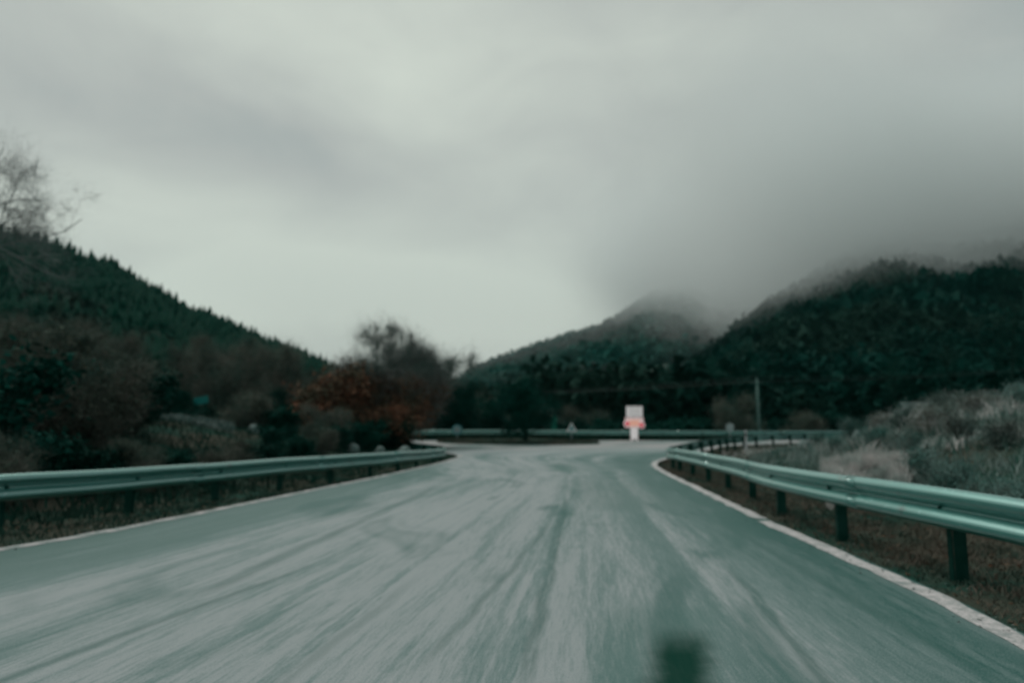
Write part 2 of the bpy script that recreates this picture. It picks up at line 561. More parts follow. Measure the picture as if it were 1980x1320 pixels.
# ------------------------------------------------------------------ guardrail lines (top edge of the beam)
RIGHT_PTS = [Vector((3.95, -5.0, 0.75)), Vector((3.8, 0.0, 0.75)), Vector((3.72, 3.0, 0.75)), at(1980, 964, 4.95), at(1739, 931, 6.4),
             at(1500, 899, 9.7), at(1434, 886, 12.2), at(1340, 871, 17.2), at(1306, 867, 20.0), at(1296, 866, 21.6), at(1312, 861, 23.6),
             at(1373, 849, 29.0), at(1441, 843, 36.5), at(1530, 839, 40.5), at(1600, 837, 43.0), Vector((40, 47.5, 0.7)), Vector((60, 50.5, 0.7))]
LEFT_PTS = [Vector((-9.3, -4.0, 0.72)), Vector((-7.9, 2.0, 0.72)), at(0, 917, 8.3), at(200, 907, 9.7), at(375, 896, 11.6), at(560, 884, 14.4),
            at(750, 873, 19.0), at(810, 870, 22.0), at(848, 867, 24.4), at(857, 865, 25.6), at(846, 861, 27.4), at(800, 856, 31.5), at(750, 851, 35.0),
            Vector((-14.0, 37.0, 0.45)), Vector((-26.0, 38.5, 0.5))]
FAR_PTS = [Vector((-40, 52.5, 0.72)), Vector((-24, 50.9, 0.72)), at(790, 831, 50.3), at(990, 831, 50.2), at(1200, 832, 50.2), at(1400, 833, 50.4), at(1600, 833, 51.5),
           Vector((40, 54.5, 0.72)), Vector((62, 58, 0.72))]


def smooth_path(pts, step=0.25):
    """Catmull-Rom through pts, resampled at even arc length"""
    out = []
    n = len(pts)
    for i in range(n - 1):
        p0, p1, p2, p3 = pts[max(i - 1, 0)], pts[i], pts[i + 1], pts[min(i + 2, n - 1)]
        d1 = max((p2 - p1).length, 1e-3)
        m1 = (p2 - p0) / max((p2 - p0).length, 1e-3) * d1
        m2 = (p3 - p1) / max((p3 - p1).length, 1e-3) * d1
        for k in range(24):
            t = k / 24.0
            out.append(p1 * (2 * t**3 - 3 * t**2 + 1) + m1 * (t**3 - 2 * t**2 + t) + p2 * (-2 * t**3 + 3 * t**2) + m2 * (t**3 - t**2))
    out.append(pts[-1].copy())
    s = [0.0]
    for a, b_ in zip(out, out[1:]):
        s.append(s[-1] + (b_ - a).length)
    m = int(s[-1] / step)
    arr = np.array([tuple(p) for p in out])
    ss = np.linspace(0, s[-1], m + 1)
    return np.stack([np.interp(ss, s, arr[:, i]) for i in range(3)], 1)


PATH_R, PATH_L, PATH_F = smooth_path(RIGHT_PTS), smooth_path(LEFT_PTS), smooth_path(FAR_PTS)

# ------------------------------------------------------------------ road outline
ROAD_R = [(3.05, -8), (3.05, 0), (3.15, 4.2), (3.3, 5.4), (3.38, 7.3), (3.45, 9.4), (3.58, 11.5), (3.74, 13.6), (3.88, 15.8), (4.04, 17.9), (4.2, 19.6), (4.5, 21.6),
          (5.0, 23.4), (6.0, 25.8), (7.9, 29.8), (9.8, 33.8), (11.7, 37.8), (13.8, 40.0), (16.2, 41.9), (20, 44.0), (30, 46.6), (45, 48.8), (62, 51.5)]
ROAD_FAR = [(62, 57.0), (45, 54.4), (30, 51.8), (20, 50.2), (10, 49.7), (0, 49.7), (-10, 49.8), (-25, 50.4), (-40, 52.0)]
ROAD_L = [(-40, 44.5), (-25, 40.5), (-14, 38.6), (-8, 36.6), (-5.2, 33.8), (-3.6, 31.0), (-2.5, 28.6), (-2.1, 26.6), (-2.2, 24.4), (-2.45, 22.0), (-2.85, 19.5),
          (-3.25, 17.0), (-3.75, 14.5), (-4.2, 12.2), (-4.62, 10.0), (-4.98, 8.4), (-5.4, 7.1), (-6.2, 4.5), (-7.3, 0), (-9.2, -8)]


def curve2(pts, step):
    p = smooth_path([Vector((x, y, 0)) for x, y in pts], step)
    return p[:, :2]


CR, CL_ = curve2(ROAD_R, 0.5), curve2(ROAD_L, 0.5)
ROAD_POLY = np.concatenate([CR, np.array(ROAD_FAR), CL_])


def in_poly(x, y, poly):
    ins = np.zeros(x.shape, bool)
    j = len(poly) - 1
    for i in range(len(poly)):
        xi, yi = poly[i]
        xj, yj = poly[j]
        c = ((yi > y) != (yj > y)) & (x < (xj - xi) * (y - yi) / (yj - yi + 1e-12) + xi)
        ins ^= c
        j = i
    return ins


def poly_dist(x, y, pl, closed=False):
    """distance to a polyline and the z of the nearest point"""
    best = np.full(x.shape, 1e9)
    zz = np.zeros(x.shape)
    sub = pl[::4] if len(pl) > 120 else pl
    for a, b_ in zip(sub[:-1], sub[1:]):
        d = b_[:2] - a[:2]
        L2 = (d ** 2).sum() + 1e-9
        t = np.clip(((x - a[0]) * d[0] + (y - a[1]) * d[1]) / L2, 0, 1)
        q = np.hypot(x - a[0] - t * d[0], y - a[1] - t * d[1])
        m = q < best
        best = np.where(m, q, best)
        if len(a) > 2:
            zz = np.where(m, a[2] + (b_[2] - a[2]) * t, zz)
    return best, zz


_edge_r = np.array(ROAD_R)
_edge_l = np.array(ROAD_L[::-1])


def ground_h(x, y):
    """height of the natural ground beside the road"""
    x, y = np.asarray(x, float), np.asarray(y, float)
    h = -0.06 + 0.03 * wob(x, y, 3.0)
    # right bank, highest abreast of the camera and falling towards the junction
    crest = np.interp(y, [-15, 14, 18, 24, 30, 38, 60], [2.3, 2.1, 1.85, 1.25, 0.45, 0.0, 0.0])
    xr = np.interp(y, [-10, 12, 22, 30, 38, 45], [4.6, 4.9, 6.4, 9.5, 13.5, 22.0])
    rr = sstep(x, xr, xr + 8.5) + 0.02 * np.clip(x - xr - 8.5, 0, 200)
    h = h + crest * rr * (1 + 0.12 * wob(x, y, 5.0)) * (x > 0)
    # left bank
    xl = np.interp(y, [-10, 0, 8, 14, 19, 25, 32, 36], [-10.5, -8.4, -6.7, -5.0, -4.0, -3.3, -5.5, -9.0])
    win = 1 - sstep(y, 29, 36)
    h = h + 1.35 * sstep(-x, -xl + 0.8, -xl + 9.5) * win * (x < 0) * (1 + 0.12 * wob(x, y, 6.0))
    # beyond the far guardrail the ground drops away into the valley
    h = h - 1.6 * sstep(y - 0.05 * np.abs(x), 51.5, 60)
    # the guardrails stand on shallow verges
    for P in (PATH_R, PATH_L, PATH_F):
        d, z = poly_dist(x, y, P)
        k = 1 - sstep(d, 0.5, 1.8)
        h = h * (1 - k) + (np.clip(z - 0.66, -0.16, 0.03)) * k
    dr = np.minimum(poly_dist(x, y, _edge_r)[0], poly_dist(x, y, _edge_l)[0])
    ins = in_poly(x, y, ROAD_POLY)
    k = np.where(ins, 1.0, 1 - sstep(dr, 0.0, 0.5))
    h = h * (1 - k) + (-0.035) * k
    k2 = np.where(ins, sstep(dr, 0.3, 1.0), 0.0)
    return h - 0.10 * k2


# near terrain
def grid_mesh(xs, ys, hf):
    X, Y = np.meshgrid(xs, ys)
    Z = hf(X, Y)
    V = np.stack([X, Y, Z], -1).reshape(-1, 3)
    nx, ny = len(xs), len(ys)
    i = np.arange(ny - 1)[:, None] * nx + np.arange(nx - 1)[None, :]
    Fq = np.stack([i, i + 1, i + nx + 1, i + nx], -1).reshape(-1, 4)
    return V, Fq


V, Fq = grid_mesh(np.arange(-62, 62.1, 0.4), np.arange(-14, 100.1, 0.4), ground_h)
tag(link('ground', mesh_np('ground', V, Fq, M['soil'], True, 4)), kind='structure')
V, Fq = grid_mesh(np.linspace(-1500, 1500, 31), np.linspace(-300, 2100, 31), lambda x, y: x * 0 - 3.0)
tag(link('terrain', mesh_np('terrain', V, Fq, M['hill_soil'], True, 4)), kind='structure')

# road sheet with a thin edge
bm = bmesh.new()
vs = [bm.verts.new((p[0], p[1], 0.0)) for p in ROAD_POLY]
f = bm.faces.new(vs)
if f.normal.z < 0:
    f.normal_flip()
bm.normal_update()
bmesh.ops.triangulate(bm, faces=bm.faces[:])
for yy in np.arange(-7, 57, 1.0):
    bmesh.ops.bisect_plane(bm, geom=bm.verts[:] + bm.edges[:] + bm.faces[:], plane_co=(0, yy, 0), plane_no=(0, 1, 0))
for xx in np.arange(-12, 24, 1.5):
    bmesh.ops.bisect_plane(bm, geom=bm.verts[:] + bm.edges[:] + bm.faces[:], plane_co=(xx, 0, 0), plane_no=(1, 0, 0))
uvl = bm.loops.layers.uv.new('track')


def track_uv(x, y):
    """lateral position between the edge lines (0..8) and distance driven; the tracks swing right into the junction"""
    xl = np.interp(y, [-8, 0, 7.1, 12.2, 19.5, 26.6], [-9.2, -7.3, -5.4, -4.2, -2.85, -2.1])
    xr = np.interp(y, [-8, 4, 9.4, 17.9, 21.6, 26], [3.05, 3.15, 3.45, 4.04, 4.5, 5.2])
    t = (x - xl) / (xr - xl)
    u = 8 * t
    v = y
    k = float(sstep(np.array(y), 15.0, 30.0))
    # polar coordinates round the right hand nose: wheel tracks bend round it
    cx, cy = 13.0, 21.0
    rr = math.hypot(x - cx, y - cy)
    aa = math.atan2(y - cy, x - cx)
    u2 = 8 - (rr - 9.0) * 0.62
    v2 = 21 + (math.pi - aa) * 14
    return u * (1 - k) + u2 * k, v * (1 - k) + v2 * k


for fc in bm.faces:
    for lp in fc.loops:
        lp[uvl].uv = track_uv(lp.vert.co.x, lp.vert.co.y)
road = bm_obj('road', bm, M['asphalt'])
tag(road, kind='structure')


def ribbon(path, off, width, z, name, mat, parent, jit=0.0):
    """painted line following a path at an offset, slightly uneven edges"""
    V, Fq = [], []
    n = len(path)
    for i in range(n):
        a, b_ = path[max(i - 1, 0)], path[min(i + 1, n - 1)]
        d = (b_ - a) / (np.hypot(*(b_ - a)) + 1e-9)
        nn = np.array([-d[1], d[0]])
        j1, j2 = rnd.uniform(-jit, jit), rnd.uniform(-jit, jit)
        p, q = path[i] + nn * (off + j1), path[i] + nn * (off + width + j2)
        V += [(p[0], p[1], z), (q[0], q[1], z)]
        if i:
            k = 2 * i
            Fq.append((k - 2, k, k + 1, k - 1))
    return link(name, mesh_np(name, V, Fq, mat, False, 4), parent)


fineR = curve2(ROAD_R, 0.25)
fineL = curve2(ROAD_L, 0.25)
brk = int(np.argmin(np.abs(fineR[:, 1] - 9.35)))
ribbon(fineR[:brk + 1], 0.03, 0.17, 0.004, 'edge_line', M['line_paint'], road, 0.022)
ribbon(fineR[brk + 1:], -0.02, 0.17, 0.004, 'edge_line', M['line_paint'], road, 0.022)
ribbon(fineL, 0.02, 0.17, 0.004, 'edge_line', M['old_paint'], road, 0.03)
ribbon(curve2(ROAD_FAR, 0.5), 0.05, 0.15, 0.004, 'edge_line', M['old_paint'], road, 0.03)

# traffic island between the two arms of the junction: low grassed mound
ISL = [(-4.5, 43.6), (-3.2, 41.6), (-0.5, 40.5), (2.0, 40.5), (4.4, 41.0), (5.4, 42.2), (4.2, 44.5), (3.2, 47.5), (2.6, 49.0), (-4.0, 49.0), (-5.0, 46.0)]
iv = curve2(ISL + [ISL[0]], 0.4)[:-1]
cen = iv.mean(0)
V, Fc = [], []
rings = [(1.0, 0.0), (0.985, 0.07), (0.9, 0.12), (0.6, 0.17), (0.3, 0.2)]
for kx, z in rings:
    for p in iv:
        q = cen + (p - cen) * kx
        V.append((q[0], q[1], z + 0.02 * wob(q[0], q[1], 1.5) * (z > 0)))
n = len(iv)
for r_ in range(len(rings) - 1):
    for i in range(n):
        a, b_ = r_ * n + i, r_ * n + (i + 1) % n
        Fc += [(a, b_, b_ + n), (a, b_ + n, a + n)]
V.append((cen[0], cen[1], 0.2))
for i in range(n):
    Fc.append(((len(rings) - 1) * n + i, (len(rings) - 1) * n + (i + 1) % n, len(V) - 1))
isl = link('traffic_island', mesh_np('traffic_island', V, Fc, M['soil'], True, 3))
tag(isl, kind='structure')

# ------------------------------------------------------------------ guardrails
PROF = [(0.004, 0.156), (0.022, 0.160), (0.045, 0.150), (0.070, 0.128), (0.083, 0.106), (0.083, 0.084), (0.070, 0.062), (0.040, 0.036), (0.012, 0.014), (0.003, 0.0)]
PROF = PROF + [(a, -b_) for a, b_ in reversed(PROF[:-1])]     # (out towards the road, up)


def guardrail(name, path, side, label, bend_out=0.0):
    """path: top edge points; side: +1 beam faces to the left of travel, -1 to the right"""
    g = empty(name, (path[0][0], path[0][1], 0))
    tag(g, label, 'guardrail')
    org = np.array([path[0][0], path[0][1], 0.0])
    step = 0.25
    per = 16                                        # 4 m beams
    n = len(path)
    tang = np.gradient(path[:, :2], axis=0)
    tang /= np.linalg.norm(tang, axis=1)[:, None] + 1e-9
    nor = np.stack([-tang[:, 1], tang[:, 0]], 1) * side
    k = 0
    idx = 0
    while k < n - 1:
        e_ = min(k + per, n - 1)
        lap = 1 if e_ < n - 1 else 0
        V, Fq = [], []
        m = len(PROF)
        rows = list(range(k, e_ + lap + 1))
        sag = rnd.uniform(-0.012, 0.012)
        for ri, i in enumerate(rows):
            push = 0.004 if ri == 0 else (0.0 if ri < len(rows) - 1 else -0.004)
            dent = 0.012 * math.sin(i * 0.37 + side) * math.sin(i * 0.11)
            for (po, pu) in PROF:
                o_ = 0.05 + po + push + dent * 0.5
                V.append((path[i][0] + nor[i][0] * o_ - org[0], path[i][1] + nor[i][1] * o_ - org[1], path[i][2] - 0.158 + pu + sag * 0.5 + dent * 0.4))
            if ri:
                for j in range(m - 1):
                    a = (ri - 1) * m + j
                    Fq.append((a, a + 1, a + m + 1, a + m))
        me = mesh_np('beam', V, Fq, M['steel'], True, 4)
        bo = link('beam', me, g)
        sol = bo.modifiers.new('thick', 'SOLIDIFY')
        sol.thickness = 0.004
        k = e_
    # posts every 2 m with spacer blocks
    for i in range(3, n - 1, 8):
        p = path[i]
        gz = float(ground_h(np.array([p[0]]), np.array([p[1]]))[0])
        top = p[2] - 0.03
        a = math.atan2(tang[i][1], tang[i][0])
        lean = rnd.uniform(-0.02, 0.02)
        bm = bmesh.new()
        bx_, by_ = p[0] - nor[i][0] * 0.07 - org[0], p[1] - nor[i][1] * 0.07 - org[1]
        # C-section post: web and two flanges
        hh = top - gz + 0.3
        zc = (top + gz - 0.3) / 2
        cx_, sx_ = math.cos(a), math.sin(a)
        box(bm, (bx_ + cx_ * lean, by_ + sx_ * lean, zc), (0.008, 0.11, hh), a)
        for fo in (-0.052, 0.052):
            box(bm, (bx_ - sx_ * fo + cx_ * 0.03, by_ + cx_ * fo + sx_ * 0.03, zc), (0.06, 0.007, hh - 0.004), a)
        bm_obj('post', bm, M['steel_post'], g)
        bm = bmesh.new()
        sx2, sy2 = p[0] + nor[i][0] * 0.018 - org[0], p[1] + nor[i][1] * 0.018 - org[1]
        box(bm, (sx2, sy2, p[2] - 0.158), (0.09, 0.06, 0.2), a, 0.006)
        bm_obj('spacer', bm, M['steel_post'], g)
        bm = bmesh.new()
        q0 = Vector((p[0] + nor[i][0] * 0.045 - org[0], p[1] + nor[i][1] * 0.045 - org[1], p[2] - 0.158))
        cyl(bm, q0, q0 + Vector((nor[i][0], nor[i][1], 0)) * 0.035, 0.018, 0.016, 8)
        bm_obj('bolt', bm, M['steel_post'], g)
    return g


guardrail('guardrail', PATH_R, +1, 'weathered steel guardrail along the right road edge, curling round below the frosty bank')
guardrail('guardrail', PATH_L, -1, 'weathered steel guardrail along the left road edge in front of the brown thicket')
guardrail('guardrail', PATH_F, -1, 'long straight steel guardrail across the far side of the junction')

# ------------------------------------------------------------------ grass and ground cover
rs = np.random.RandomState(11)


def blades(P, H, W, lean, bend=0.5):
    """two-triangle curved blades rooted at points P (n,3)"""
    n = len(P)
    a = rs.uniform(0, 6.283, n)
    side = np.stack([np.cos(a), np.sin(a), np.zeros(n)], 1) * (W[:, None] / 2)
    b_ = rs.uniform(0, 6.283, n)
    ln = np.stack([np.cos(b_), np.sin(b_), np.zeros(n)], 1) * (lean * H * rs.uniform(0.2, 1.0, n))[:, None]
    up = np.array([0, 0, 1.0])
    m = P + up * (H * 0.55)[:, None] + ln * 0.35
    t = P + up * (H * (1 - 0.25 * bend))[:, None] + ln
    V = np.stack([P - side, P + side, m + side * 0.7, m - side * 0.7, t], 1).reshape(-1, 3)
    i = np.arange(n)[:, None] * 5
    Fc = np.concatenate([i + [0, 1, 2], i + [0, 2, 3], i + [3, 2, 4]], 1).reshape(-1, 3)
    return V, Fc


def scatter(n, x0, x1, y0, y1, keep, ypow=1.0):
    x = rs.uniform(x0, x1, n)
    y = y0 + (y1 - y0) * rs.uniform(0, 1, n) ** ypow
    ins = in_poly(x, y, ROAD_POLY)
    dr = np.minimum(poly_dist(x, y, _edge_r)[0], poly_dist(x, y, _edge_l)[0])
    k = (~ins) & (dr > 0.06) & keep(x, y, dr)
    x, y = x[k], y[k]
    return np.stack([x, y, ground_h(x, y) - 0.01], 1)


def grass(name, P, hmin, hmax, w_, lean, mat, label=None):
    n = len(P)
    H = rs.uniform(hmin, hmax, n) * (0.75 + 0.35 * np.clip(wob(P[:, 0], P[:, 1], 1.2), -1, 1))
    V, Fc = blades(P, H, np.full(n, w_) * rs.uniform(0.6, 1.4, n), lean)
    o = link(name, mesh_np(name, V, Fc, mat, False, 3))
    tag(o, label, kind='stuff')
    return o


dPR = lambda x, y: poly_dist(x, y, PATH_R)[0]
P = scatter(60000, 3.1, 6.2, 2.5, 26, lambda x, y, d: (d < 2.4) & (wob(x, y, 0.9) > -0.75), 1.4)
grass('dead_grass', P, 0.03, 0.13, 0.012, 1.2, M['grass_dead'], 'short dead brown grass on the verge under the right guardrail')
P = scatter(60000, -10, -2, 3.5, 30, lambda x, y, d: (d < 2.6) & (wob(x, y, 0.9) > -0.7), 1.2)
grass('dead_grass', P, 0.03, 0.14, 0.015, 1.2, M['grass_dark'], 'short dark grass on the verge under the left guardrail')
P = scatter(26000, 5, 24, 22, 47, lambda x, y, d: (y < 44) & (wob(x, y, 1.5) > -0.6))
grass('dead_grass', P, 0.06, 0.22, 0.03, 1.0, M['grass_dead'], 'brown winter grass between the guardrail and the frosty bank')
# frosty bank
P = scatter(90000, 4.6, 22, 3, 36, lambda x, y, d: (d > 1.1) & (wob(x, y, 1.7) > -0.5) & (ground_h(x, y) > 0.02))
grass('frosted_grass', P, 0.10, 0.50, 0.018, 0.9, M['grass_frost'], 'tangled grey green frosted grass covering the right bank')
P = scatter(110000, 4.7, 7.8, 10.3, 15, lambda x, y, d: (d > 0.8) & (wob(x, y, 1.3) > 0.05) & (x / y > 0.452) & (x / y < 0.568))
grass('pale_grass', P, 0.25, 0.66, 0.013, 0.55, M['grass_pale'], 'pale dry tall grass just behind the right guardrail')
P = scatter(22000, 8.5, 19, 13, 30, lambda x, y, d: (wob(x, y, 2.3) > 0.35))
grass('pale_grass', P, 0.2, 0.55, 0.02, 0.8, M['grass_pale'], 'pale frosted tufts high on the right bank')
# left bank: pale strip among the bushes
P = scatter(60000, -19, -9, 24, 33, lambda x, y, d: (wob(x, y, 2.0) > -0.5) & (x / y > -0.52) & (x / y < -0.405))
grass('pale_grass', P, 0.12, 0.36, 0.03, 0.9, M['grass_strip'], 'pale strip of frosted grass on the left bank among dark bushes')
P = scatter(30000, -30, -3.5, 4, 34, lambda x, y, d: (d > 1.2) & (wob(x, y, 2.1) > -0.6))
grass('dark_undergrowth', P, 0.15, 0.5, 0.03, 1.0, M['grass_dark'], 'dark tangled undergrowth over the left bank')
# island and far verge
x = rs.uniform(-5.2, 5.6, 16000)
y = rs.uniform(40.4, 49.2, 16000)
k = in_poly(x, y, iv)
P = np.stack([x[k], y[k], np.full(k.sum(), 0.08)], 1)
grass('dead_grass', P, 0.08, 0.24, 0.04, 0.9, M['grass_island'], 'brown winter grass on the traffic island')
P = scatter(30000, -35, 55, 50.0, 60, lambda x, y, d: wob(x, y, 2.5) > -0.7)
grass('dark_undergrowth', P, 0.3, 1.1, 0.07, 0.8, M['grass_dark'], 'dark undergrowth beyond the far guardrail')

# fallen leaves and grit on the verges and along the edge lines
M['litter'] = two_tone('litter', (0.17, 0.095, 0.06), (0.08, 0.075, 0.055), 3.0, rough=0.9, coord='World')
M['grit'] = two_tone('grit', (0.20, 0.24, 0.235), (0.09, 0.13, 0.12), 9.0, rough=0.9, coord='World')


def litter(name, n, x0, x1, y0, y1, size, mat, keep, label):
    x = rs.uniform(x0, x1, n)
    y = y0 + (y1 - y0) * rs.uniform(0, 1, n) ** 1.5
    ins = in_poly(x, y, ROAD_POLY)
    dr = np.minimum(poly_dist(x, y, _edge_r)[0], poly_dist(x, y, _edge_l)[0])
    k = keep(ins, dr, rs.uniform(0, 1, n))
    x, y, ins = x[k], y[k], ins[k]
    z = np.where(ins, 0.006, ground_h(x, y) + 0.02)
    m = len(x)
    c = np.stack([x, y, z], 1)
    sz = size * rs.uniform(0.4, 1.5, (m, 1))
    q = rs.normal(0, 1, (m, 4, 3)) * np.array([1, 1, 0.35])
    q /= np.linalg.norm(q, axis=2)[:, :, None]
    V = (c[:, None, :] + q * sz[:, None, :])
    V[:, :, 2] = np.maximum(V[:, :, 2], z[:, None] - 0.002)
    i = np.arange(m)[:, None] * 4
    Fc = np.concatenate([i + [0, 1, 2], i + [0, 2, 3], i + [0, 3, 1], i + [1, 2, 3]], 1).reshape(-1, 3)
    tag(link(name, mesh_np(name, V.reshape(-1, 3), Fc, mat, False, 3)), label, kind='stuff')


litter('fallen_leaves', 16000, -9, 6.5, 2.5, 26, 0.022, M['litter'], lambda i, d, u: (~i) & (d < 1.8) & (u < 0.8), 'fallen brown leaves on the grass verges')
litter('gravel', 26000, -8, 5.5, 2.5, 26, 0.011, M['grit'], lambda i, d, u: (d < 0.35) & (u < np.where(i, 0.35, 0.9)), 'loose gravel along both road edges')

# ------------------------------------------------------------------ hills
LEFT_HILL = dict(px=[-6000, -1500, -600, 0, 60, 100, 160, 200, 270, 340, 365, 400, 430, 460, 520, 580, 640, 760, 900, 1010],
                 py=[200, 150, 240, 462, 480, 487, 516, 524, 560, 606, 620, 624, 640, 652, 676, 702, 726, 770, 800, 812],
                 yr=[360, 340, 340, 350, 350, 350, 352, 355, 360, 370, 372, 376, 380, 385, 395, 405, 420, 440, 450, 450], y0=88, z0=-2.5)
FAR_HILL = dict(px=[700, 850, 920, 960, 1030, 1100, 1150, 1200, 1230, 1262, 1300, 1340, 1400, 1450, 1500, 1600, 1700, 1980, 2400, 3200],
                py=[815, 770, 722, 705, 680, 656, 642, 618, 598, 578, 566, 562, 566, 556, 545, 548, 525, 470, 400, 300],
                yr=[900, 920, 940, 950, 960, 970, 975, 980, 985, 990, 1000, 1000, 1010, 1010, 1020, 1040, 1060, 1100, 1150, 1200], y0=230, z0=-2.8)
RIGHT_HILL = dict(px=[1150, 1250, 1350, 1420, 1500, 1560, 1620, 1680, 1740, 1800, 1860, 1920, 1980, 2300, 3000, 6000],
                  py=[812, 782, 716, 652, 592, 556, 515, 482, 458, 462, 454, 436, 418, 320, 180, 140],
                  yr=[330, 360, 400, 430, 460, 480, 490, 500, 510, 515, 520, 520, 520, 500, 480, 480], y0=92, z0=-2.5)


def hill_pt(h, px, t, drop=0.0):
    py = np.interp(px, h['px'], h['py'])
    yr = np.interp(px, h['px'], h['yr'])
    zr = EYE + (816 - py) / 1310.0 * yr - drop
    Y = h['y0'] + (yr - h['y0']) * t
    X = (px - 990) / 1310.0 * Y
    tt = np.clip(t, 0, 1)
    z = h['z0'] + (zr - h['z0']) * (0.25 * tt + 0.75 * tt ** 1.5)
    z = z - np.clip(t - 1, 0, 9) ** 1.0 * (zr * 1.1 + 5)
    amp = np.sin(np.clip(tt, 0, 1) * math.pi) * (zr * 0.05 + 1)
    return X, Y, z + amp * wob(X, Y, 90.0) + amp * 0.4 * wob(X, Y, 31.0)


def hill_mesh(name, h, px0, px1, mat, drop, npx=160, nt=40):
    pxs = np.linspace(px0, px1, npx)
    ts = np.concatenate([np.linspace(-0.02, 1, nt), [1.1, 1.25, 1.5]])
    PX, T = np.meshgrid(pxs, ts)
    X, Y, Z = hill_pt(h, PX, T, drop)
    V = np.stack([X, Y, Z], -1).reshape(-1, 3)
    nx, ny = npx, len(ts)
    i = np.arange(ny - 1)[:, None] * nx + np.arange(nx - 1)[None, :]
    Fq = np.stack([i, i + 1, i + nx + 1, i + nx], -1).reshape(-1, 4)
    o = link(name, mesh_np(name, V, Fq, mat, True, 4))
    tag(o, kind='structure')
    return o


hill_mesh('hill', LEFT_HILL, -1500, 1010, M['hill_soil'], 4.0)
hill_mesh('hill', RIGHT_HILL, 1150, 3000, M['hill_soil'], 4.0)
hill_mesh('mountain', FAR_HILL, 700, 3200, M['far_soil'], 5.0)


def conifer_verts(tiers, sides, h, r, rr):
    """jagged stacked skirts of drooping branches, unit tree"""
    V, Fc = [], []
    for k in range(tiers):
        z1 = h * (0.30 + 0.70 * (k + 1.3) / (tiers + 0.3))
        z1 = min(z1, h)
        z0 = h * (0.10 + 0.80 * k / tiers)
        rad = r * (1 - 0.82 * k / tiers)
        b0 = len(V)
        V.append((rr.uniform(-.04, .04) * r, rr.uniform(-.04, .04) * r, z1))
        off = rr.uniform(0, 6.28)
        for j in range(sides):
            a = off + 2 * math.pi * j / sides
            q = rad * rr.uniform(0.55, 1.1)
            V.append((math.cos(a) * q, math.sin(a) * q, z0 + rr.uniform(-0.04, 0.05) * h))
        for j in range(sides):
            Fc.append((b0, b0 + 1 + j, b0 + 1 + (j + 1) % sides))
    return np.array(V), np.array(Fc)


def clump_verts(ntri, h, r, rr, size=0.34):
    """loose crown of leaf clumps"""
    V, Fc = [], []
    for k in range(ntri):
        while True:
            p = np.array([rr.uniform(-1, 1), rr.uniform(-1, 1), rr.uniform(-1, 1)])
            if (p ** 2).sum() < 1:
                break
        c = np.array([p[0] * r, p[1] * r, h * 0.58 + p[2] * h * 0.42])
        q = np.array([[rr.gauss(0, 1) for _ in range(3)] for _ in range(3)])
        q = q / np.linalg.norm(q, axis=1)[:, None] * r * size * rr.uniform(0.6, 1.3)
        b0 = len(V)
        V += [c + q[0], c + q[1], c + q[2]]
        Fc.append((b0, b0 + 1, b0 + 2))
    return np.array(V), np.array(Fc)


def forest(name, h, n, px0, px1, t0, t1, protos, smin, smax, mat, label, keep=None, tpow=0.7, drop=4.0):
    px = rs.uniform(px0, px1, n)
    t = t0 + (t1 - t0) * rs.uniform(0, 1, n) ** tpow
    X, Y, Z = hill_pt(h, px, t, drop)
    if keep is not None:
        k = keep(X, Y, px, t)
        X, Y, Z = X[k], Y[k], Z[k]
    n = len(X)
    which = rs.randint(0, len(protos), n)
    Vs, Fs, base = [], [], 0
    for w_, (pv, pf) in enumerate(protos):
        m = np.where(which == w_)[0]
        if not len(m):
            continue
        a = rs.uniform(0, 6.283, len(m))
        s_ = rs.uniform(smin, smax, len(m))
        c, s2 = np.cos(a)[:, None], np.sin(a)[:, None]
        vx = (pv[None, :, 0] * c - pv[None, :, 1] * s2) * s_[:, None] + X[m][:, None]
        vy = (pv[None, :, 0] * s2 + pv[None, :, 1] * c) * s_[:, None] + Y[m][:, None]
        vz = pv[None, :, 2] * s_[:, None] * rs.uniform(0.85, 1.2, len(m))[:, None] + Z[m][:, None] - 0.3
        Vs.append(np.stack([vx, vy, vz], -1).reshape(-1, 3))
        Fs.append((pf[None] + (np.arange(len(m)) * len(pv))[:, None, None] + base).reshape(-1, 3))
        base += len(m) * len(pv)
    o = link(name, mesh_np(name, np.concatenate(Vs), np.concatenate(Fs), mat, False, 3))
    tag(o, label, kind='stuff')
    return o


rr = random.Random(5)
CONI = [conifer_verts(4, 6, 1.0, 0.26, rr) for _ in range(6)]
CLMP = [clump_verts(26, 1.0, 0.48, rr, 0.5) for _ in range(6)]
FINE = [clump_verts(170, 1.0, 0.46, rr, 0.20) for _ in range(6)]
is_bare = lambda X, Y, px, t: (wob(X, Y, 120.0) + 0.9 - 2.6 * t + 0.0006 * (px - 200)) > 0.1
forest('pine_forest', LEFT_HILL, 11000, -500, 760, 0.02, 1.04, CONI, 8, 14, M['needle'], 'dark pine forest covering the left hill up to its ridge', lambda *a: ~is_bare(*a))
forest('bare_woodland', LEFT_HILL, 9000, -500, 1000, 0.0, 1.0, CLMP, 6, 10, M['bare_wood'], 'brown bare woodland on the lower slope of the left hill', lambda X, Y, px, t: is_bare(X, Y, px, t) & (t > 0.15))
forest('bare_woodland', LEFT_HILL, 1100, -500, 1000, -0.02, 0.2, FINE, 6, 9, M['bare_wood'], 'brown bare woodland at the foot of the left hill', tpow=1.0, drop=4.0)
forest('hillside_forest', RIGHT_HILL, 2300, 1050, 2250, -0.02, 0.42, FINE, 4, 12, M['right_wood'], 'near black trees at the foot of the right hillside', tpow=1.0)
forest('mountain_forest', FAR_HILL, 15000, 860, 1800, 0.3, 1.02, CLMP, 9, 15, M['far_wood'], 'hazy mixed forest on the far mountain', drop=5.0)
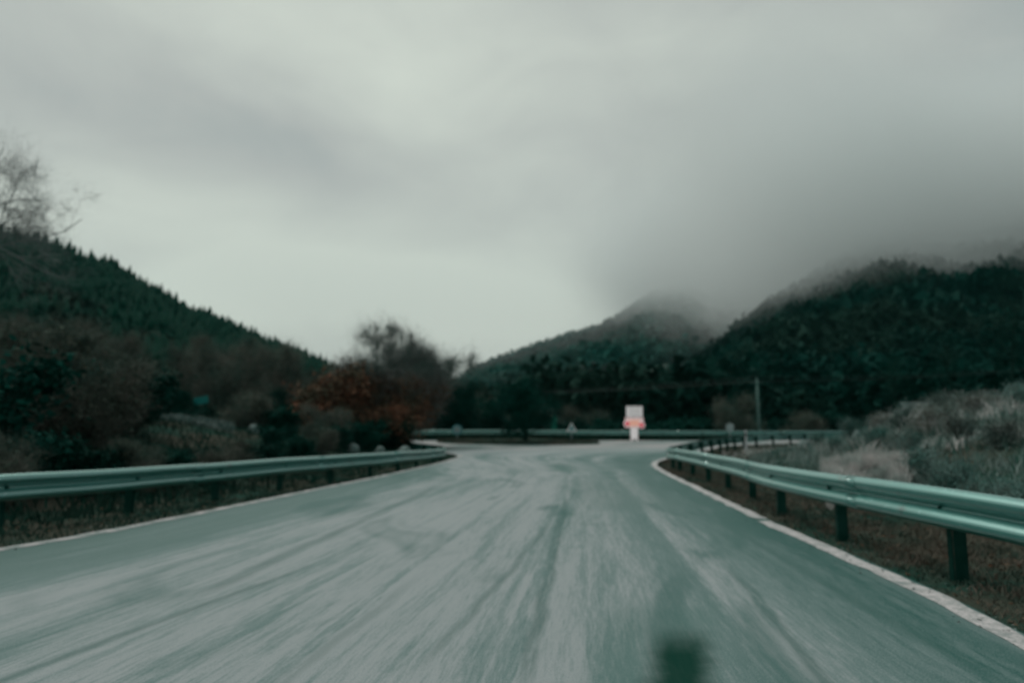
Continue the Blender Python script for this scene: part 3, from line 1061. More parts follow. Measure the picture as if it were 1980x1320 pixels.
forest('hillside_forest', RIGHT_HILL, 13000, 1160, 2250, 0.28, 1.02, CONI[:3] + CLMP[:3], 7, 12, M['right_wood'], 'near black forest on the right hillside under the cloud')

# ridge conifers one can tell apart against the sky
cv, cf = conifer_verts(9, 9, 1.0, 0.23, rr)
protoc = []
for q in range(3):
    cv, cf = conifer_verts(8 + q, 9, 1.0, 0.20 + 0.03 * q, rr)
    tr = empty('pine_tree', (0, 0, 0))
    link('crown', mesh_np('crown', cv, cf, M['needle'], False, 3), tr)
    bm = bmesh.new()
    cyl(bm, (0, 0, -0.15), (0, 0, 0.9), 0.022, 0.006, 6)
    bm_obj('trunk', bm, M['bark_dark'], tr)
    protoc.append(tr)
ridge = [(6, 1.0), (22, .8), (40, 1.0), (58, .75), (70, .9), (92, .8), (112, 1.0), (128, .85), (143, .8), (160, .9), (172, 1.05), (188, .8), (203, .7), (219, .9), (236, 1.0), (248, 1.05), (262, .8),
         (278, .9), (291, .8), (304, .95), (318, .8), (333, 1.3), (345, .9), (372, 1.0), (383, 1.15), (395, 1.15), (407, 1.0), (421, .9), (436, .8), (447, .95), (459, 1.0), (470, .85), (484, .8),
         (497, .9), (510, .8), (523, .85), (541, .8), (556, .8), (573, .7), (590, .7), (606, .65), (622, .6)]
for i, (px, s_) in enumerate(ridge):
    X, Y, Z = hill_pt(LEFT_HILL, np.array([float(px) + rnd.uniform(-6, 6)]), np.array([0.985]), 4.0)
    o = protoc[i] if i < 3 else copy_tree(protoc[i % 3])
    hgt = 10.5 * s_ * rnd.choice((0.55, 0.75, 0.9, 1.0, 1.15, 1.3))
    o.location = (X[0], Y[0], Z[0] - 0.5)
    o.scale = (hgt * rnd.uniform(0.8, 2.0),) * 2 + (hgt,)
    o.rotation_euler = (0, 0, rnd.uniform(0, 6.28))
    if px == 333:
        tag(o, 'tallest dark pine standing up out of the left ridge line', 'tree', 'pines along the ridge of the left hill')
    else:
        tag(o, 'dark pine on the ridge of the left hill against the sky', 'tree', 'pines along the ridge of the left hill')

# ------------------------------------------------------------------ broadleaved trees


def tubes(segs, nmin=3):
    """segs: list of (p0, p1, r0, r1) -> mesh arrays"""
    if not segs:
        return np.zeros((0, 3)), np.zeros((0, 3), int)
    A = np.array([tuple(s_[0]) for s_ in segs])
    B = np.array([tuple(s_[1]) for s_ in segs])
    r0 = np.array([s_[2] for s_ in segs])
    r1 = np.array([s_[3] for s_ in segs])
    D = B - A
    D /= np.linalg.norm(D, axis=1)[:, None] + 1e-9
    ref = np.where(np.abs(D[:, 2:3]) > 0.9, np.array([[1.0, 0, 0]]), np.array([[0, 0, 1.0]]))
    Uv = np.cross(D, ref)
    Uv /= np.linalg.norm(Uv, axis=1)[:, None] + 1e-9
    Wv = np.cross(D, Uv)
    n = nmin
    ang = np.arange(n) * 2 * math.pi / n
    ring = Uv[:, None, :] * np.cos(ang)[None, :, None] + Wv[:, None, :] * np.sin(ang)[None, :, None]
    Va = A[:, None, :] + ring * r0[:, None, None]
    Vb = B[:, None, :] + ring * r1[:, None, None]
    V = np.concatenate([Va, Vb], 1).reshape(-1, 3)
    base = (np.arange(len(segs)) * 2 * n)[:, None]
    Fs = []
    for j in range(n):
        k = (j + 1) % n
        Fs.append(base + [j, k, n + k])
        Fs.append(base + [j, n + k, n + j])
    return V, np.concatenate(Fs, 1).reshape(-1, 3)


def grow_tree(seed, H, spread, stems=1, kids=(9, 6, 5, 4), upward=0.25, droop=0.0, wig=0.22, trunk_r=0.16, base_free=0.22, lean=(0, 0), rt=0.006):
    """returns thick segments, twig segments and twig tips"""
    q = random.Random(seed)
    thick, twig, tips = [], [], []

    def rv():
        return Vector((q.gauss(0, 1), q.gauss(0, 1), q.gauss(0, 1)))

    def go(p, d, L, r, lev):
        nseg = (7, 5, 4, 3, 2)[lev]
        sl = L / nseg
        nk = kids[lev] if lev < len(kids) else 0
        spots = sorted(q.uniform(base_free if lev == 0 else 0.15, 1.0) for _ in range(nk))
        si = 0
        for i in range(nseg):
            tr = upward if lev < 3 else upward * 0.5 - droop
            d = (d + rv() * wig * (0.4 if lev == 0 else 1.0) + Vector((0, 0, tr * (0.4 if lev == 0 else 1)))).normalized()
            p2 = p + d * sl
            r2 = max(r * (1 - 0.75 / nseg), rt * 0.7)
            (thick if lev < 2 else twig).append((p, p2, r, r2))
            while si < nk and spots[si] <= (i + 1) / nseg + 1e-6:
                f_ = spots[si] * nseg - i
                b_ = p.lerp(p2, min(max(f_, 0), 1))
                ax = d.cross(rv()).normalized()
                ang = q.uniform(0.5, 1.05)
                dd = (d * math.cos(ang) + ax * math.sin(ang)).normalized()
                if lev == 0:
                    dd = Vector((dd.x * spread, dd.y * spread, dd.z)).normalized()
                cl = L * (0.62 if lev == 0 else 0.55) * q.uniform(0.65, 1.15) * (1.15 - 0.5 * spots[si])
                go(b_, dd, cl, max(r2 * 0.55, rt), lev + 1)
                si += 1
            p, r = p2, r2
        if lev >= 2:
            tips.append(p)

    for s_ in range(stems):
        a = q.uniform(0, 6.28)
        k = 0.0 if stems == 1 else q.uniform(0.2, 0.75)
        d0 = Vector((math.cos(a) * k + lean[0], math.sin(a) * k + lean[1], 1)).normalized()
        p0 = Vector((math.cos(a) * 0.03, math.sin(a) * 0.03, -0.15)) if stems > 1 else Vector((0, 0, -0.2))
        go(p0, d0, H * (0.8 if stems == 1 else q.uniform(0.55, 0.85)), trunk_r if stems == 1 else trunk_r * 0.5, 0)
    return thick, twig, tips


def leaf_mesh(tips, n, size, spread, q, zlo=-9, keep=None):
    tp = [t for t in tips if t.z > zlo and (keep is None or keep(t))]
    if not tp:
        return None
    T = np.array([tuple(tp[q.randrange(len(tp))]) for _ in range(n)])
    T = T + rs.normal(0, spread, T.shape)
    A = rs.normal(0, 1, T.shape)
    A /= np.linalg.norm(A, axis=1)[:, None]
    B = np.cross(A, rs.normal(0, 1, T.shape))
    B /= np.linalg.norm(B, axis=1)[:, None] + 1e-9
    s_ = rs.uniform(0.5, 1.3, (len(T), 1)) * size
    V = np.stack([T - A * s_, T + B * s_ * 0.55, T + A * s_, T - B * s_ * 0.55], 1).reshape(-1, 3)
    i = np.arange(len(T))[:, None] * 4
    return V, np.concatenate([i + [0, 1, 2], i + [0, 2, 3]], 1).reshape(-1, 3)


def fuzz_mesh(twigs, n, L, wd, out=0.5):
    """very fine shoots, one long thin triangle each, growing from the twigs"""
    A = np.array([tuple(t[0]) for t in twigs])
    B = np.array([tuple(t[1]) for t in twigs])
    k = rs.randint(0, len(A), n)
    f = rs.uniform(0, 1, (n, 1))
    P0 = A[k] * (1 - f) + B[k] * f
    P0[: n // 2] += rs.normal(0, 0.28 * L / 0.5, (n // 2, 3))
    c = A.mean(0)
    o_ = P0 - c
    o_ /= np.linalg.norm(o_, axis=1)[:, None] + 1e-9
    D = rs.normal(0, 1, (n, 3)) * 0.6 + o_ * out + np.array([0, 0, 0.35])
    D /= np.linalg.norm(D, axis=1)[:, None]
    ln = L * rs.uniform(0.3, 1.2, (n, 1))
    S = np.cross(D, rs.normal(0, 1, (n, 3)))
    S /= np.linalg.norm(S, axis=1)[:, None] + 1e-9
    V = np.stack([P0 - S * wd, P0 + S * wd, P0 + D * ln], 1).reshape(-1, 3)
    return V, np.arange(n * 3).reshape(-1, 3)


def make_tree(name, seed, H, twig_mat='twig', bark='bark', leaf=None, nleaf=0, lsize=0.09, lspread=0.18, lkeep=None, side=5, fuzz=0, fl=0.45, fw=0.006, dome=None, **kw):
    th, tw, tips = grow_tree(seed, H, kw.pop('spread', 1.1), **kw)
    t = empty(name, (0, 0, 0))
    V, Fc = tubes(th, side)
    link('trunk', mesh_np('trunk', V, Fc, M[bark], True, 3), t)
    V, Fc = tubes(tw, 3)
    if fuzz:
        fv, ff = fuzz_mesh(tw, fuzz, fl, fw)
        Fc = np.concatenate([Fc, ff + len(V)])
        V = np.concatenate([V, fv])
    if dome:
        n_, cx_, cz_, rx_, rz_ = dome
        q_ = rs.normal(0, 1, (n_, 3))
        q_ /= np.linalg.norm(q_, axis=1)[:, None]
        q_ *= rs.uniform(0.35, 1.0, (n_, 1))
        q_ *= (1 + 0.18 * np.sin(q_[:, :1] * 9 + 1) + 0.15 * np.cos(q_[:, 1:2] * 11))
        P0 = q_ * np.array([rx_, rx_, rz_]) + np.array([cx_, 0, cz_])
        fake = [(p, p + d) for p, d in zip(P0, q_ * 0.02)]
        fv, ff = fuzz_mesh(fake, n_, 0.5, 0.006, 0.9)
        Fc = np.concatenate([Fc, ff + len(V)])
        V = np.concatenate([V, fv])
    link('crown', mesh_np('crown', V, Fc, M[twig_mat], False, 3), t)
    if leaf:
        r_ = leaf_mesh(tips, nleaf, lsize, lspread, random.Random(seed + 1), keep=lkeep)
        if r_:
            o = link('leaves', mesh_np('leaves', r_[0], r_[1], M[leaf], False, 3), t)
            o['kind'] = 'stuff'
    return t


def put(o, px, Y, s_=1.0, rz=None, label=None, cat='tree', group=None, zoff=0.0, sxy=1.0):
    X = xat(px, Y)
    z = float(ground_h(np.array([X]), np.array([Y]))[0]) if Y < 99 else -2
    o.location = (X, Y, z + zoff)
    o.rotation_euler = (0, 0, rnd.uniform(0, 6.28) if rz is None else rz)
    o.scale = (s_ * sxy, s_ * sxy, s_)
    tag(o, label, cat, group)
    return o


# the rust and violet tree beside the left nose
main = make_tree('broadleaved_tree', 21, 7.4, 'twig_violet', 'bark_dark', 'leaf_rust', 26000, 0.07, 0.25, lambda t: t.z < 3.7, stems=4, kids=(9, 8, 7, 6), upward=0.16, wig=0.26, base_free=0.10, spread=1.15, trunk_r=0.17, rt=0.0045, fuzz=60000, fl=0.6, dome=(11000, 0.0, 4.3, 2.9, 1.9))
put(main, 768, 36, 0.95, 0.6, 'rounded rust leaved tree with bare violet twigs on top beside the left guardrail bend')
rust = make_tree('broadleaved_tree', 33, 3.6, 'twig', 'bark_dark', 'leaf_rust', 13000, 0.07, 0.18, None, stems=5, kids=(8, 6, 5, 3), spread=1.5, trunk_r=0.12, base_free=0.05)
put(rust, 650, 34.5, 1.25, 1.0, 'low bushy tree thick with rust red leaves left of the violet twigged tree', sxy=1.25)

r2 = copy_tree(rust)
put(r2, 735, 33.5, 0.85, 2.6, 'low clump of rust red leaves in front of the violet twigged tree', sxy=1.5)
pA = make_tree('bare_tree', 41, 6.4, 'twig', 'bark', 'leaf_brown', 7000, 0.05, 0.25, None, fuzz=40000, fl=0.6, kids=(11, 8, 7, 5), upward=0.2, wig=0.26, base_free=0.12, spread=1.3)
pB = make_tree('bare_tree', 57, 6.0, 'twig', 'bark', 'leaf_brown', 7000, 0.05, 0.25, None, fuzz=40000, fl=0.6, stems=3, kids=(8, 7, 6, 4), upward=0.2, wig=0.26, base_free=0.08, spread=1.3)
pC = make_tree('bare_tree', 63, 6.0, 'twig_violet', 'bark_dark', None, 0, fuzz=30000, fl=0.5, kids=(12, 8, 7, 5), upward=0.22, wig=0.25, base_free=0.12, spread=1.0)
pD = make_tree('dark_tree', 77, 4.6, 'twig_dark', 'bark_dark', 'leaf_dark', 16000, 0.07, 0.2, None, kids=(12, 7, 5, 3), upward=0.12, wig=0.25, base_free=0.22, spread=1.5)
pE = make_tree('dark_bush', 85, 2.6, 'twig_dark', 'bark_dark', 'leaf_dark', 5500, 0.08, 0.16, None, stems=5, kids=(7, 5, 4, 3), spread=1.5, trunk_r=0.08, base_free=0.03)
pF = make_tree('brown_bush', 91, 2.6, 'twig', 'bark', 'leaf_brown', 4500, 0.05, 0.15, None, fuzz=20000, fl=0.35, stems=6, kids=(7, 5, 5, 3), spread=1.4, trunk_r=0.08, base_free=0.03)
used = set()


def inst(proto, *a, **k):
    o = proto if id(proto) not in used else copy_tree(proto)
    used.add(id(proto))
    return put(o, *a, **k)


# beyond the far guardrail, left half
inst(pC, 885, 57, 1.22, label='slim bare tree with twin twiggy tops right of the rust tree')
inst(pA, 838, 60, 1.12, label='brown bare tree between the violet tree and the slim twin topped tree')
inst(pB, 935, 64, 1.08, label='brown bushy tree at the foot of the hazy mountain, right of the slim bare tree')
inst(pD, 905, 55, 1.2, label='dark leafy tree close behind the far guardrail below the slim bare tree')
inst(pD, 1016, 42.5, 0.98, label='dark round tree on the traffic island in front of the far guardrail', sxy=1.15)
inst(pD, 960, 60, 1.0, label='dark tree behind the far guardrail just left of the island tree')
inst(pC, 1045, 66, 0.75, label='pale bare tree with thin stems just right of the island tree')
for px, Y, s_, lb in ((1090, 58, 1.25, 'dark bush behind the far guardrail next to the small green board'),
                      (1150, 60, 1.25, 'dark bush behind the far guardrail between the small triangular sign and the red sign'),
                      (1200, 64, 1.5, 'dark bush directly behind the white and red road sign'),
                      (1265, 60, 1.3, 'dark bush just right of the white and red road sign'),
                      (1330, 62, 1.4, 'dark bush behind the far guardrail where the right guardrail curls away'),
                      (1385, 60, 1.25, 'dark bush left of the reddish bush by the utility pole'),
                      (1500, 66, 1.4, 'dark bush just right of the utility pole'),
                      (1600, 70, 1.7, 'dark bush above the end of the far guardrail')):
    inst(pE, px, Y, s_, label=lb, cat='bush', sxy=1.4)
inst(pF, 1432, 58, 1.65, label='reddish brown bush left of the utility pole', cat='bush', sxy=1.0)
inst(pF, 1545, 62, 1.35, label='low brown bush right of the utility pole behind the guardrail', cat='bush', sxy=1.3)
inst(pF, 1125, 72, 1.6, label='faint brown bush rising behind the small white triangular sign', cat='bush', sxy=1.2)

# left thicket, back row
inst(pA, 500, 52, 1.13, label='large grey brown bare tree with a broad crown before the pine hill', sxy=1.15)
inst(pB, 578, 54, 1.05, label='grey brown tree between the broad crowned tree and the rust tree')
inst(pA, 388, 56, 1.3, label='brown bare tree with a rounded top under the pine slope', sxy=0.95)
inst(pB, 448, 47, 1.15, label='bushy bare tree in front of the broad crowned tree')
inst(pB, 280, 46, 1.15, label='brown bare tree above the pale grass strip')
inst(pA, 170, 44, 1.15, label='grey brown bare tree left of the pale grass strip', sxy=1.1)
inst(pA, 60, 40, 1.1, label='brown bare tree nearest the left end of the pine hill', sxy=1.1)
inst(pB, -60, 30, 1.05, label='brown bare tree cut by the left edge of the photo')
inst(pD, 330, 42, 0.85, label='dark tree behind the small teal sign')
inst(pD, 620, 45, 0.9, label='dark tree behind the low rust tree')
inst(pD, 535, 38, 0.75, label='dark tree in front of the grey brown trees above the white stones')
inst(pD, 108, 36, 0.85, label='dark tree between two brown bare trees on the left bank')
# left thicket, front rows
fr = [(30, 17, 0.95, pF, 'brown bush nearest the left edge, just behind the guardrail'), (150, 16, 0.8, pF, 'wide brown bush behind the left guardrail, second from the photo edge'),
      (255, 19, 0.75, pE, 'dark bush in front of the left end of the pale grass strip'), (90, 22, 1.0, pF, 'brown bush behind the two front bushes on the left'),
      (-40, 13, 0.9, pE, 'dark bush half outside the left edge of the photo'), (200, 26, 0.95, pF, 'tall brown bush left of the pale grass strip'),
      (345, 14, 0.30, pE, 'low dark bush below the pale grass strip'), (430, 15, 0.28, pF, 'low brown bush below the right end of the pale grass strip'),
      (505, 17.5, 0.34, pE, 'low dark bush near the lone white stone'), (575, 20, 0.36, pE, 'dark bush left of the row of white stones'),
      (620, 29, 0.62, pF, 'brown bush at the foot of the low rust tree'), (700, 31, 0.6, pE, 'dark bush above the row of white stones'),
      (765, 33, 0.62, pE, 'dark bush at the foot of the violet twigged tree'), (0, 28, 1.0, pE, 'dark bush on the left bank behind the brown bushes'),
      (470, 33, 0.85, pF, 'brown bush right of the pale grass strip'), (395, 36, 0.9, pE, 'dark bush under the small teal sign'), (550, 33, 0.8, pE, 'dark bush between the lone white stone and the rust tree')]
fr += [(270, 13, 0.34, pF, 'low brown bush between the wide brown bush and the pale grass strip'), (85, 12, 0.42, pE, 'low dark bush against the left guardrail near the photo edge'),
       (-10, 10.5, 0.42, pF, 'low brown bush against the guardrail at the very left edge'), (190, 12.5, 0.36, pE, 'low dark bush touching the left guardrail below the brown bushes'),
       (390, 15.5, 0.30, pE, 'second low dark bush under the pale grass strip'), (470, 17, 0.30, pF, 'low brown bush left of the lone white stone'),
       (620, 23.5, 0.34, pF, 'low brown bush left of the leftmost stone of the row'), (540, 22, 0.36, pE, 'dark bush right behind the lone white stone'), (655, 27, 0.42, pE, 'dark bush behind the leftmost stone of the row')]
for px, Y, s_, pr, lb in fr:
    inst(pr, px, Y, s_, label=lb, cat='bush', sxy=1.35)

# frosty shrubs on the right bank
pG = make_tree('frosted_shrub', 103, 1.3, 'twig', 'bark', 'leaf_teal', 3600, 0.024, 0.12, None, stems=7, kids=(6, 5, 4), spread=1.5, trunk_r=0.04, base_free=0.03, rt=0.004)
pH = make_tree('frosted_shrub', 113, 1.2, 'twig', 'bark', 'leaf_frost', 4200, 0.022, 0.14, None, fuzz=9000, fl=0.22, fw=0.003, stems=7, kids=(6, 5, 4), spread=1.4, trunk_r=0.04, base_free=0.03, rt=0.004)
sh = [(1900, 9.0, 0.45, pG, 'teal green shrub low on the right bank by the photo edge'), (1965, 8.2, 0.5, pG, 'small teal green shrub touching the right edge above the guardrail'),
      (1835, 10.5, 0.46, pG, 'teal green shrub right of the pale tall grass'), (1770, 11.8, 0.55, pG, 'small teal shrub beside the pale tall grass'),
      (1930, 12.5, 0.5, pH, 'frosted grey shrub in the middle of the right bank'), (1860, 14.5, 0.5, pH, 'pale frosted shrub halfway up the right bank'),
      (1975, 15.5, 0.55, pG, 'teal shrub high at the right edge'), (1800, 16.5, 0.62, pH, 'pale frosted shrub below the grey concrete block'),
      (1755, 18.5, 0.6, pH, 'pale frosted shrub left of the concrete block'), (1690, 17.5, 0.5, pG, 'low teal shrub behind the pale tall grass'),
      (1835, 20.5, 0.6, pH, 'frosted shrub on the crest right of the concrete block'), (1890, 18.0, 0.65, pH, 'pale frosted shrub near the crest, second from the right'),
      (1925, 20.0, 0.6, pH, 'pale frosted shrub at the highest part of the bank'), (1650, 22.0, 0.6, pG, 'teal shrub where the far guardrail disappears behind the bank'),
      (1610, 20.0, 0.4, pG, 'small low shrub at the foot of the bank near the pale boulder'), (1705, 23.5, 0.62, pH, 'frosted shrub on the low part of the crest'),
      (1575, 25.0, 0.5, pG, 'small teal shrub just right of the pale boulder'), (1745, 14.0, 0.55, pG, 'teal shrub at the upper end of the pale tall grass')]
for px, Y, s_, pr, lb in sh:
    inst(pr, px, Y, s_, label=lb, cat='shrub', sxy=1.3)
# bare dark saplings on the bank skyline
pI = make_tree('bare_sapling', 131, 3.2, 'twig_dark', 'bark_dark', None, 0, kids=(9, 5, 4, 2), upward=0.3, wig=0.16, trunk_r=0.04, base_free=0.25, spread=0.9, rt=0.005)
inst(pI, 1738, 22, 0.9, label='thin bare sapling left of the grey concrete block', cat='sapling')
inst(pI, 1848, 21, 0.95, label='thin dark sapling standing in the middle of the bank crest', cat='sapling')
inst(pI, 1955, 17, 1.0, label='thin bare sapling nearest the right edge of the photo', cat='sapling')

# bare tree whose hanging twigs reach in from the left, high above the ridge
over = make_tree('bare_tree', 151, 9.6, 'twig_pale', 'twig_pale', None, 0, fuzz=13000, fl=0.5, fw=0.0018, kids=(14, 8, 6, 5), upward=0.03, droop=0.12, wig=0.20, trunk_r=0.10, base_free=0.60, spread=2.6, rt=0.003)
put(over, -95, 15.0, 0.73, 2.2, 'bare tree whose thin twigs reach in high from the left', zoff=-0.3)

# ------------------------------------------------------------------ road sign with red and orange panel, brightened by added emission
sx = xat(1226, 49.45)
sg = empty('road_sign', (sx, 49.45, 0.0))
tag(sg, 'white and red road sign with an orange middle, in front of the far guardrail', 'road sign')
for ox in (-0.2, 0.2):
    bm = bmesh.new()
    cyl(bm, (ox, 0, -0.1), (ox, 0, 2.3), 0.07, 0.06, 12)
    bm_obj('post', bm, M['glow_white'], sg, True)
bm = bmesh.new()
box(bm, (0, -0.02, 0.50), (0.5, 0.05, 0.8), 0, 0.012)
bm_obj('base_panel', bm, M['glow_white'], sg)
bm = bmesh.new()
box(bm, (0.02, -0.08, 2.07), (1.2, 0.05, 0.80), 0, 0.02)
up = bm_obj('upper_panel', bm, M['glow_white'], sg)
for bx0, bz0, bw, bh in ((0.02, 2.45, 1.2, 0.035), (0.02, 1.69, 1.2, 0.035), (-0.565, 2.07, 0.035, 0.72), (0.605, 2.07, 0.035, 0.72)):
    bm = bmesh.new()
    box(bm, (bx0, -0.112, bz0), (bw, 0.02, bh), 0, 0.003)
    bm_obj('frame_bar', bm, M['sign_band'], up)
for zz in (2.33, 2.16, 1.99, 1.82):
    bm = bmesh.new()
    box(bm, (0.02, -0.115, zz), (0.9, 0.012, 0.05), 0)
    bm_obj('grey_band', bm, M['sign_band'], up)
bm = bmesh.new()
box(bm, (0, -0.09, 1.28), (1.32, 0.05, 0.72), 0, 0.02)
lp = bm_obj('lower_panel', bm, M['glow_pink'], sg)
bm = bmesh.new()
box(bm, (0.0, -0.13, 1.24), (0.72, 0.03, 0.40), 0, 0.01)
bm_obj('orange_field', bm, M['glow_orange'], lp)
for a_, z_ in ((-0.52, 1.20), (0.52, 1.10)):
    bm = bmesh.new()
    cyl(bm, (a_, -0.10, z_), (a_, -0.20, z_), 0.19, 0.16, 20)
    lo = bm_obj('red_disc', bm, M['glow_red'], sg, False)  # made-up red disc with added glow, not a known lamp
    bm = bmesh.new()
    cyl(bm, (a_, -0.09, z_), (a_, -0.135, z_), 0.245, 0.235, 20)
    bm_obj('rim', bm, M['glow_white'], lo)


def marker(px, Y, h, label, w_=0.12, mat='post_white', zg=None):
    x_ = xat(px, Y)
    z_ = float(ground_h(np.array([x_]), np.array([Y]))[0]) if zg is None else zg
    m_ = empty('marker_post', (x_, Y, z_))
    tag(m_, label, 'marker post')
    bm = bmesh.new()
    box(bm, (0, 0, h / 2 - 0.1), (w_, w_ * 0.6, h + 0.2), 0, 0.012)
    bm_obj('post', bm, M[mat], m_)
    bm = bmesh.new()
    box(bm, (0, 0, h * 0.8), (w_ + 0.006, w_ * 0.6 + 0.006, h * 0.16), 0)
    bd = bm_obj('black_band', bm, M['post_black'], m_)
    bm = bmesh.new()
    box(bm, (0, -w_ * 0.3 - 0.006, h * 0.8), (w_ * 0.45, 0.01, h * 0.1), 0, 0.002)
    bm_obj('reflector', bm, M['post_white'], bd)
    return m_


marker(1441, 31.5, 1.02, 'slender white marker post among the grass behind the curling guardrail', 0.09)


def disc_sign(px, Y, zc, r_, mat, label, kind='round', name='traffic_sign'):
    x_ = xat(px, Y)
    z_ = min(float(ground_h(np.array([x_]), np.array([Y]))[0]), 0.02)
    g_ = empty(name, (x_, Y, z_))
    tag(g_, label, 'traffic sign')
    bm = bmesh.new()
    cyl(bm, (0, 0.05, -0.1), (0, 0.05, zc - z_ + r_ * 0.7), 0.03, 0.03, 10)
    bm_obj('post', bm, M['sign_grey'], g_, True)
    c = zc - z_
    n_ = 28 if kind == 'round' else 3
    bm = bmesh.new()
    pts = []
    for i in range(n_):
        a = math.pi / 2 + 2 * math.pi * i / n_
        pts.append((math.cos(a) * r_, c + math.sin(a) * r_))
    for y_, flip in ((0.0, False), (0.02, True)):
        vs = [bm.verts.new((p[0], y_, p[1])) for p in pts]
        if flip:
            back = vs
        else:
            front = vs
    bm.faces.new(front)
    bm.faces.new(list(reversed(back)))
    for i in range(n_):
        bm.faces.new((front[i], back[i], back[(i + 1) % n_], front[(i + 1) % n_]))
    bmesh.ops.recalc_face_normals(bm, faces=bm.faces[:])
    pl = bm_obj('plate', bm, M[mat], g_)
    bm = bmesh.new()
    vs = [bm.verts.new((p[0] * 0.62, -0.004, c + (p[1] - c) * 0.62)) for p in pts]
    bm.faces.new(vs)
    bm_obj('face', bm, M['sign_blue'] if kind == 'tri' else M['sign_grey'], pl)
    return g_


disc_sign(801, 47.5, 1.25, 0.50, 'post_white', 'pale triangular warning sign at the left end of the far guardrail', 'tri')
disc_sign(1105, 47.0, 0.88, 0.42, 'white_paint', 'small white triangular sign on a short post at the right tip of the island', 'tri')
disc_sign(884, 49.3, 0.78, 0.36, 'sign_blue', 'small round blue green sign against the far guardrail left of the island tree')
disc_sign(1411, 49.3, 0.95, 0.30, 'sign_grey', 'small dim grey round sign by the far guardrail, left of the white marker post')


def board(px, Y, zc, w_, h_, mat, label, tilt=0.0, name='sign_board'):
    x_ = xat(px, Y)
    z_ = float(ground_h(np.array([x_]), np.array([Y]))[0])
    g_ = empty(name, (x_, Y, z_))
    tag(g_, label, 'sign board')
    c = zc - z_
    bm = bmesh.new()
    cyl(bm, (-w_ * 0.3, 0.04, -0.2), (-w_ * 0.3, 0.04, c + h_ * 0.45), 0.035, 0.035, 8)
    bm_obj('post', bm, M['bark_dark'], g_)
    if w_ > 0.5:
        bm = bmesh.new()
        cyl(bm, (w_ * 0.3, 0.04, -0.2), (w_ * 0.3, 0.04, c + h_ * 0.45), 0.035, 0.035, 8)
        bm_obj('post', bm, M['bark_dark'], g_)
    bm = bmesh.new()
    box(bm, (0, 0, 0), (w_, 0.03, h_), 0, 0.01)
    p_ = bm_obj('panel', bm, M[mat], g_)
    p_.location = (0, -0.02, c)
    p_.rotation_euler = (0, tilt, 0)
    return g_


board(1071, 52.0, 1.15, 0.45, 1.2, 'sign_green', 'small upright green board behind the far guardrail right of the island tree')
board(387, 38.0, 2.5, 0.8, 0.42, 'sign_teal', 'small teal sign board on posts in the gap between the dark left trees', -0.2)


def stone(px, py, Y, w_, h_, mat, label, seed, name='boulder'):
    p = at(px, py, Y)
    z_ = float(ground_h(np.array([p.x]), np.array([Y]))[0])
    bm = bmesh.new()
    bmesh.ops.create_icosphere(bm, subdivisions=3, radius=1.0)
    for v in bm.verts:
        k = 1 + 0.22 * noise.noise(v.co * 1.3 + Vector((seed, 0, 0))) + 0.10 * noise.noise(v.co * 3.5 + Vector((0, seed, 0)))
        v.co = Vector((v.co.x * k * w_ / 2, v.co.y * k * w_ * 0.4, max(v.co.z, -0.6) * k * h_ / 2))
    o = bm_obj(name, bm, M[mat], None, True)
    o.location = (p.x, Y, max(z_ + h_ * 0.22, min(p.z, z_ + h_ * 0.38)))
    tag(o, label, 'boulder')
    return o


stone(682, 854, 27.5, 0.50, 0.5, 'pale_rock', 'pale stone behind the left guardrail, leftmost of the row of three', 1.0)
stone(735, 856, 28.5, 0.40, 0.45, 'pale_rock', 'pale stone behind the left guardrail, middle of the row of three', 2.3)
stone(783, 858, 29.0, 0.55, 0.5, 'pale_rock', 'pale stone behind the left guardrail, nearest the tree trunk', 3.7)
stone(490, 833, 28.0, 0.42, 0.5, 'pale_rock', 'lone pale stone on the left bank right of the pale grass strip', 5.1)
stone(1556, 861, 24.0, 0.42, 0.5, 'pale_rock', 'pale frosted boulder standing in the brown grass before the right bank', 6.2)
stone(1657, 842, 20.5, 0.24, 0.42, 'pale_rock', 'small upright pale stone at the low end of the right bank', 7.4)

# concrete block and stake on the bank
p = at(1765, 797, 20.0)
z_ = float(ground_h(np.array([p.x]), np.array([20.0]))[0])
cb = empty('concrete_block', (p.x, 20.0, z_))
tag(cb, 'grey blue concrete block on the crest of the right bank', 'concrete block')
bm = bmesh.new()
box(bm, (0, 0, 0.28), (0.42, 0.36, 0.86), 0, 0.02)
bm_obj('body', bm, M['concrete'], cb)
bm = bmesh.new()
box(bm, (0, 0, 0.745), (0.50, 0.42, 0.07), 0, 0.012)
bm_obj('cap', bm, M['pale_rock'], cb)
marker(1820, 16.5, 0.5, 'short pinkish white stake among the shrubs on the right bank', 0.05)

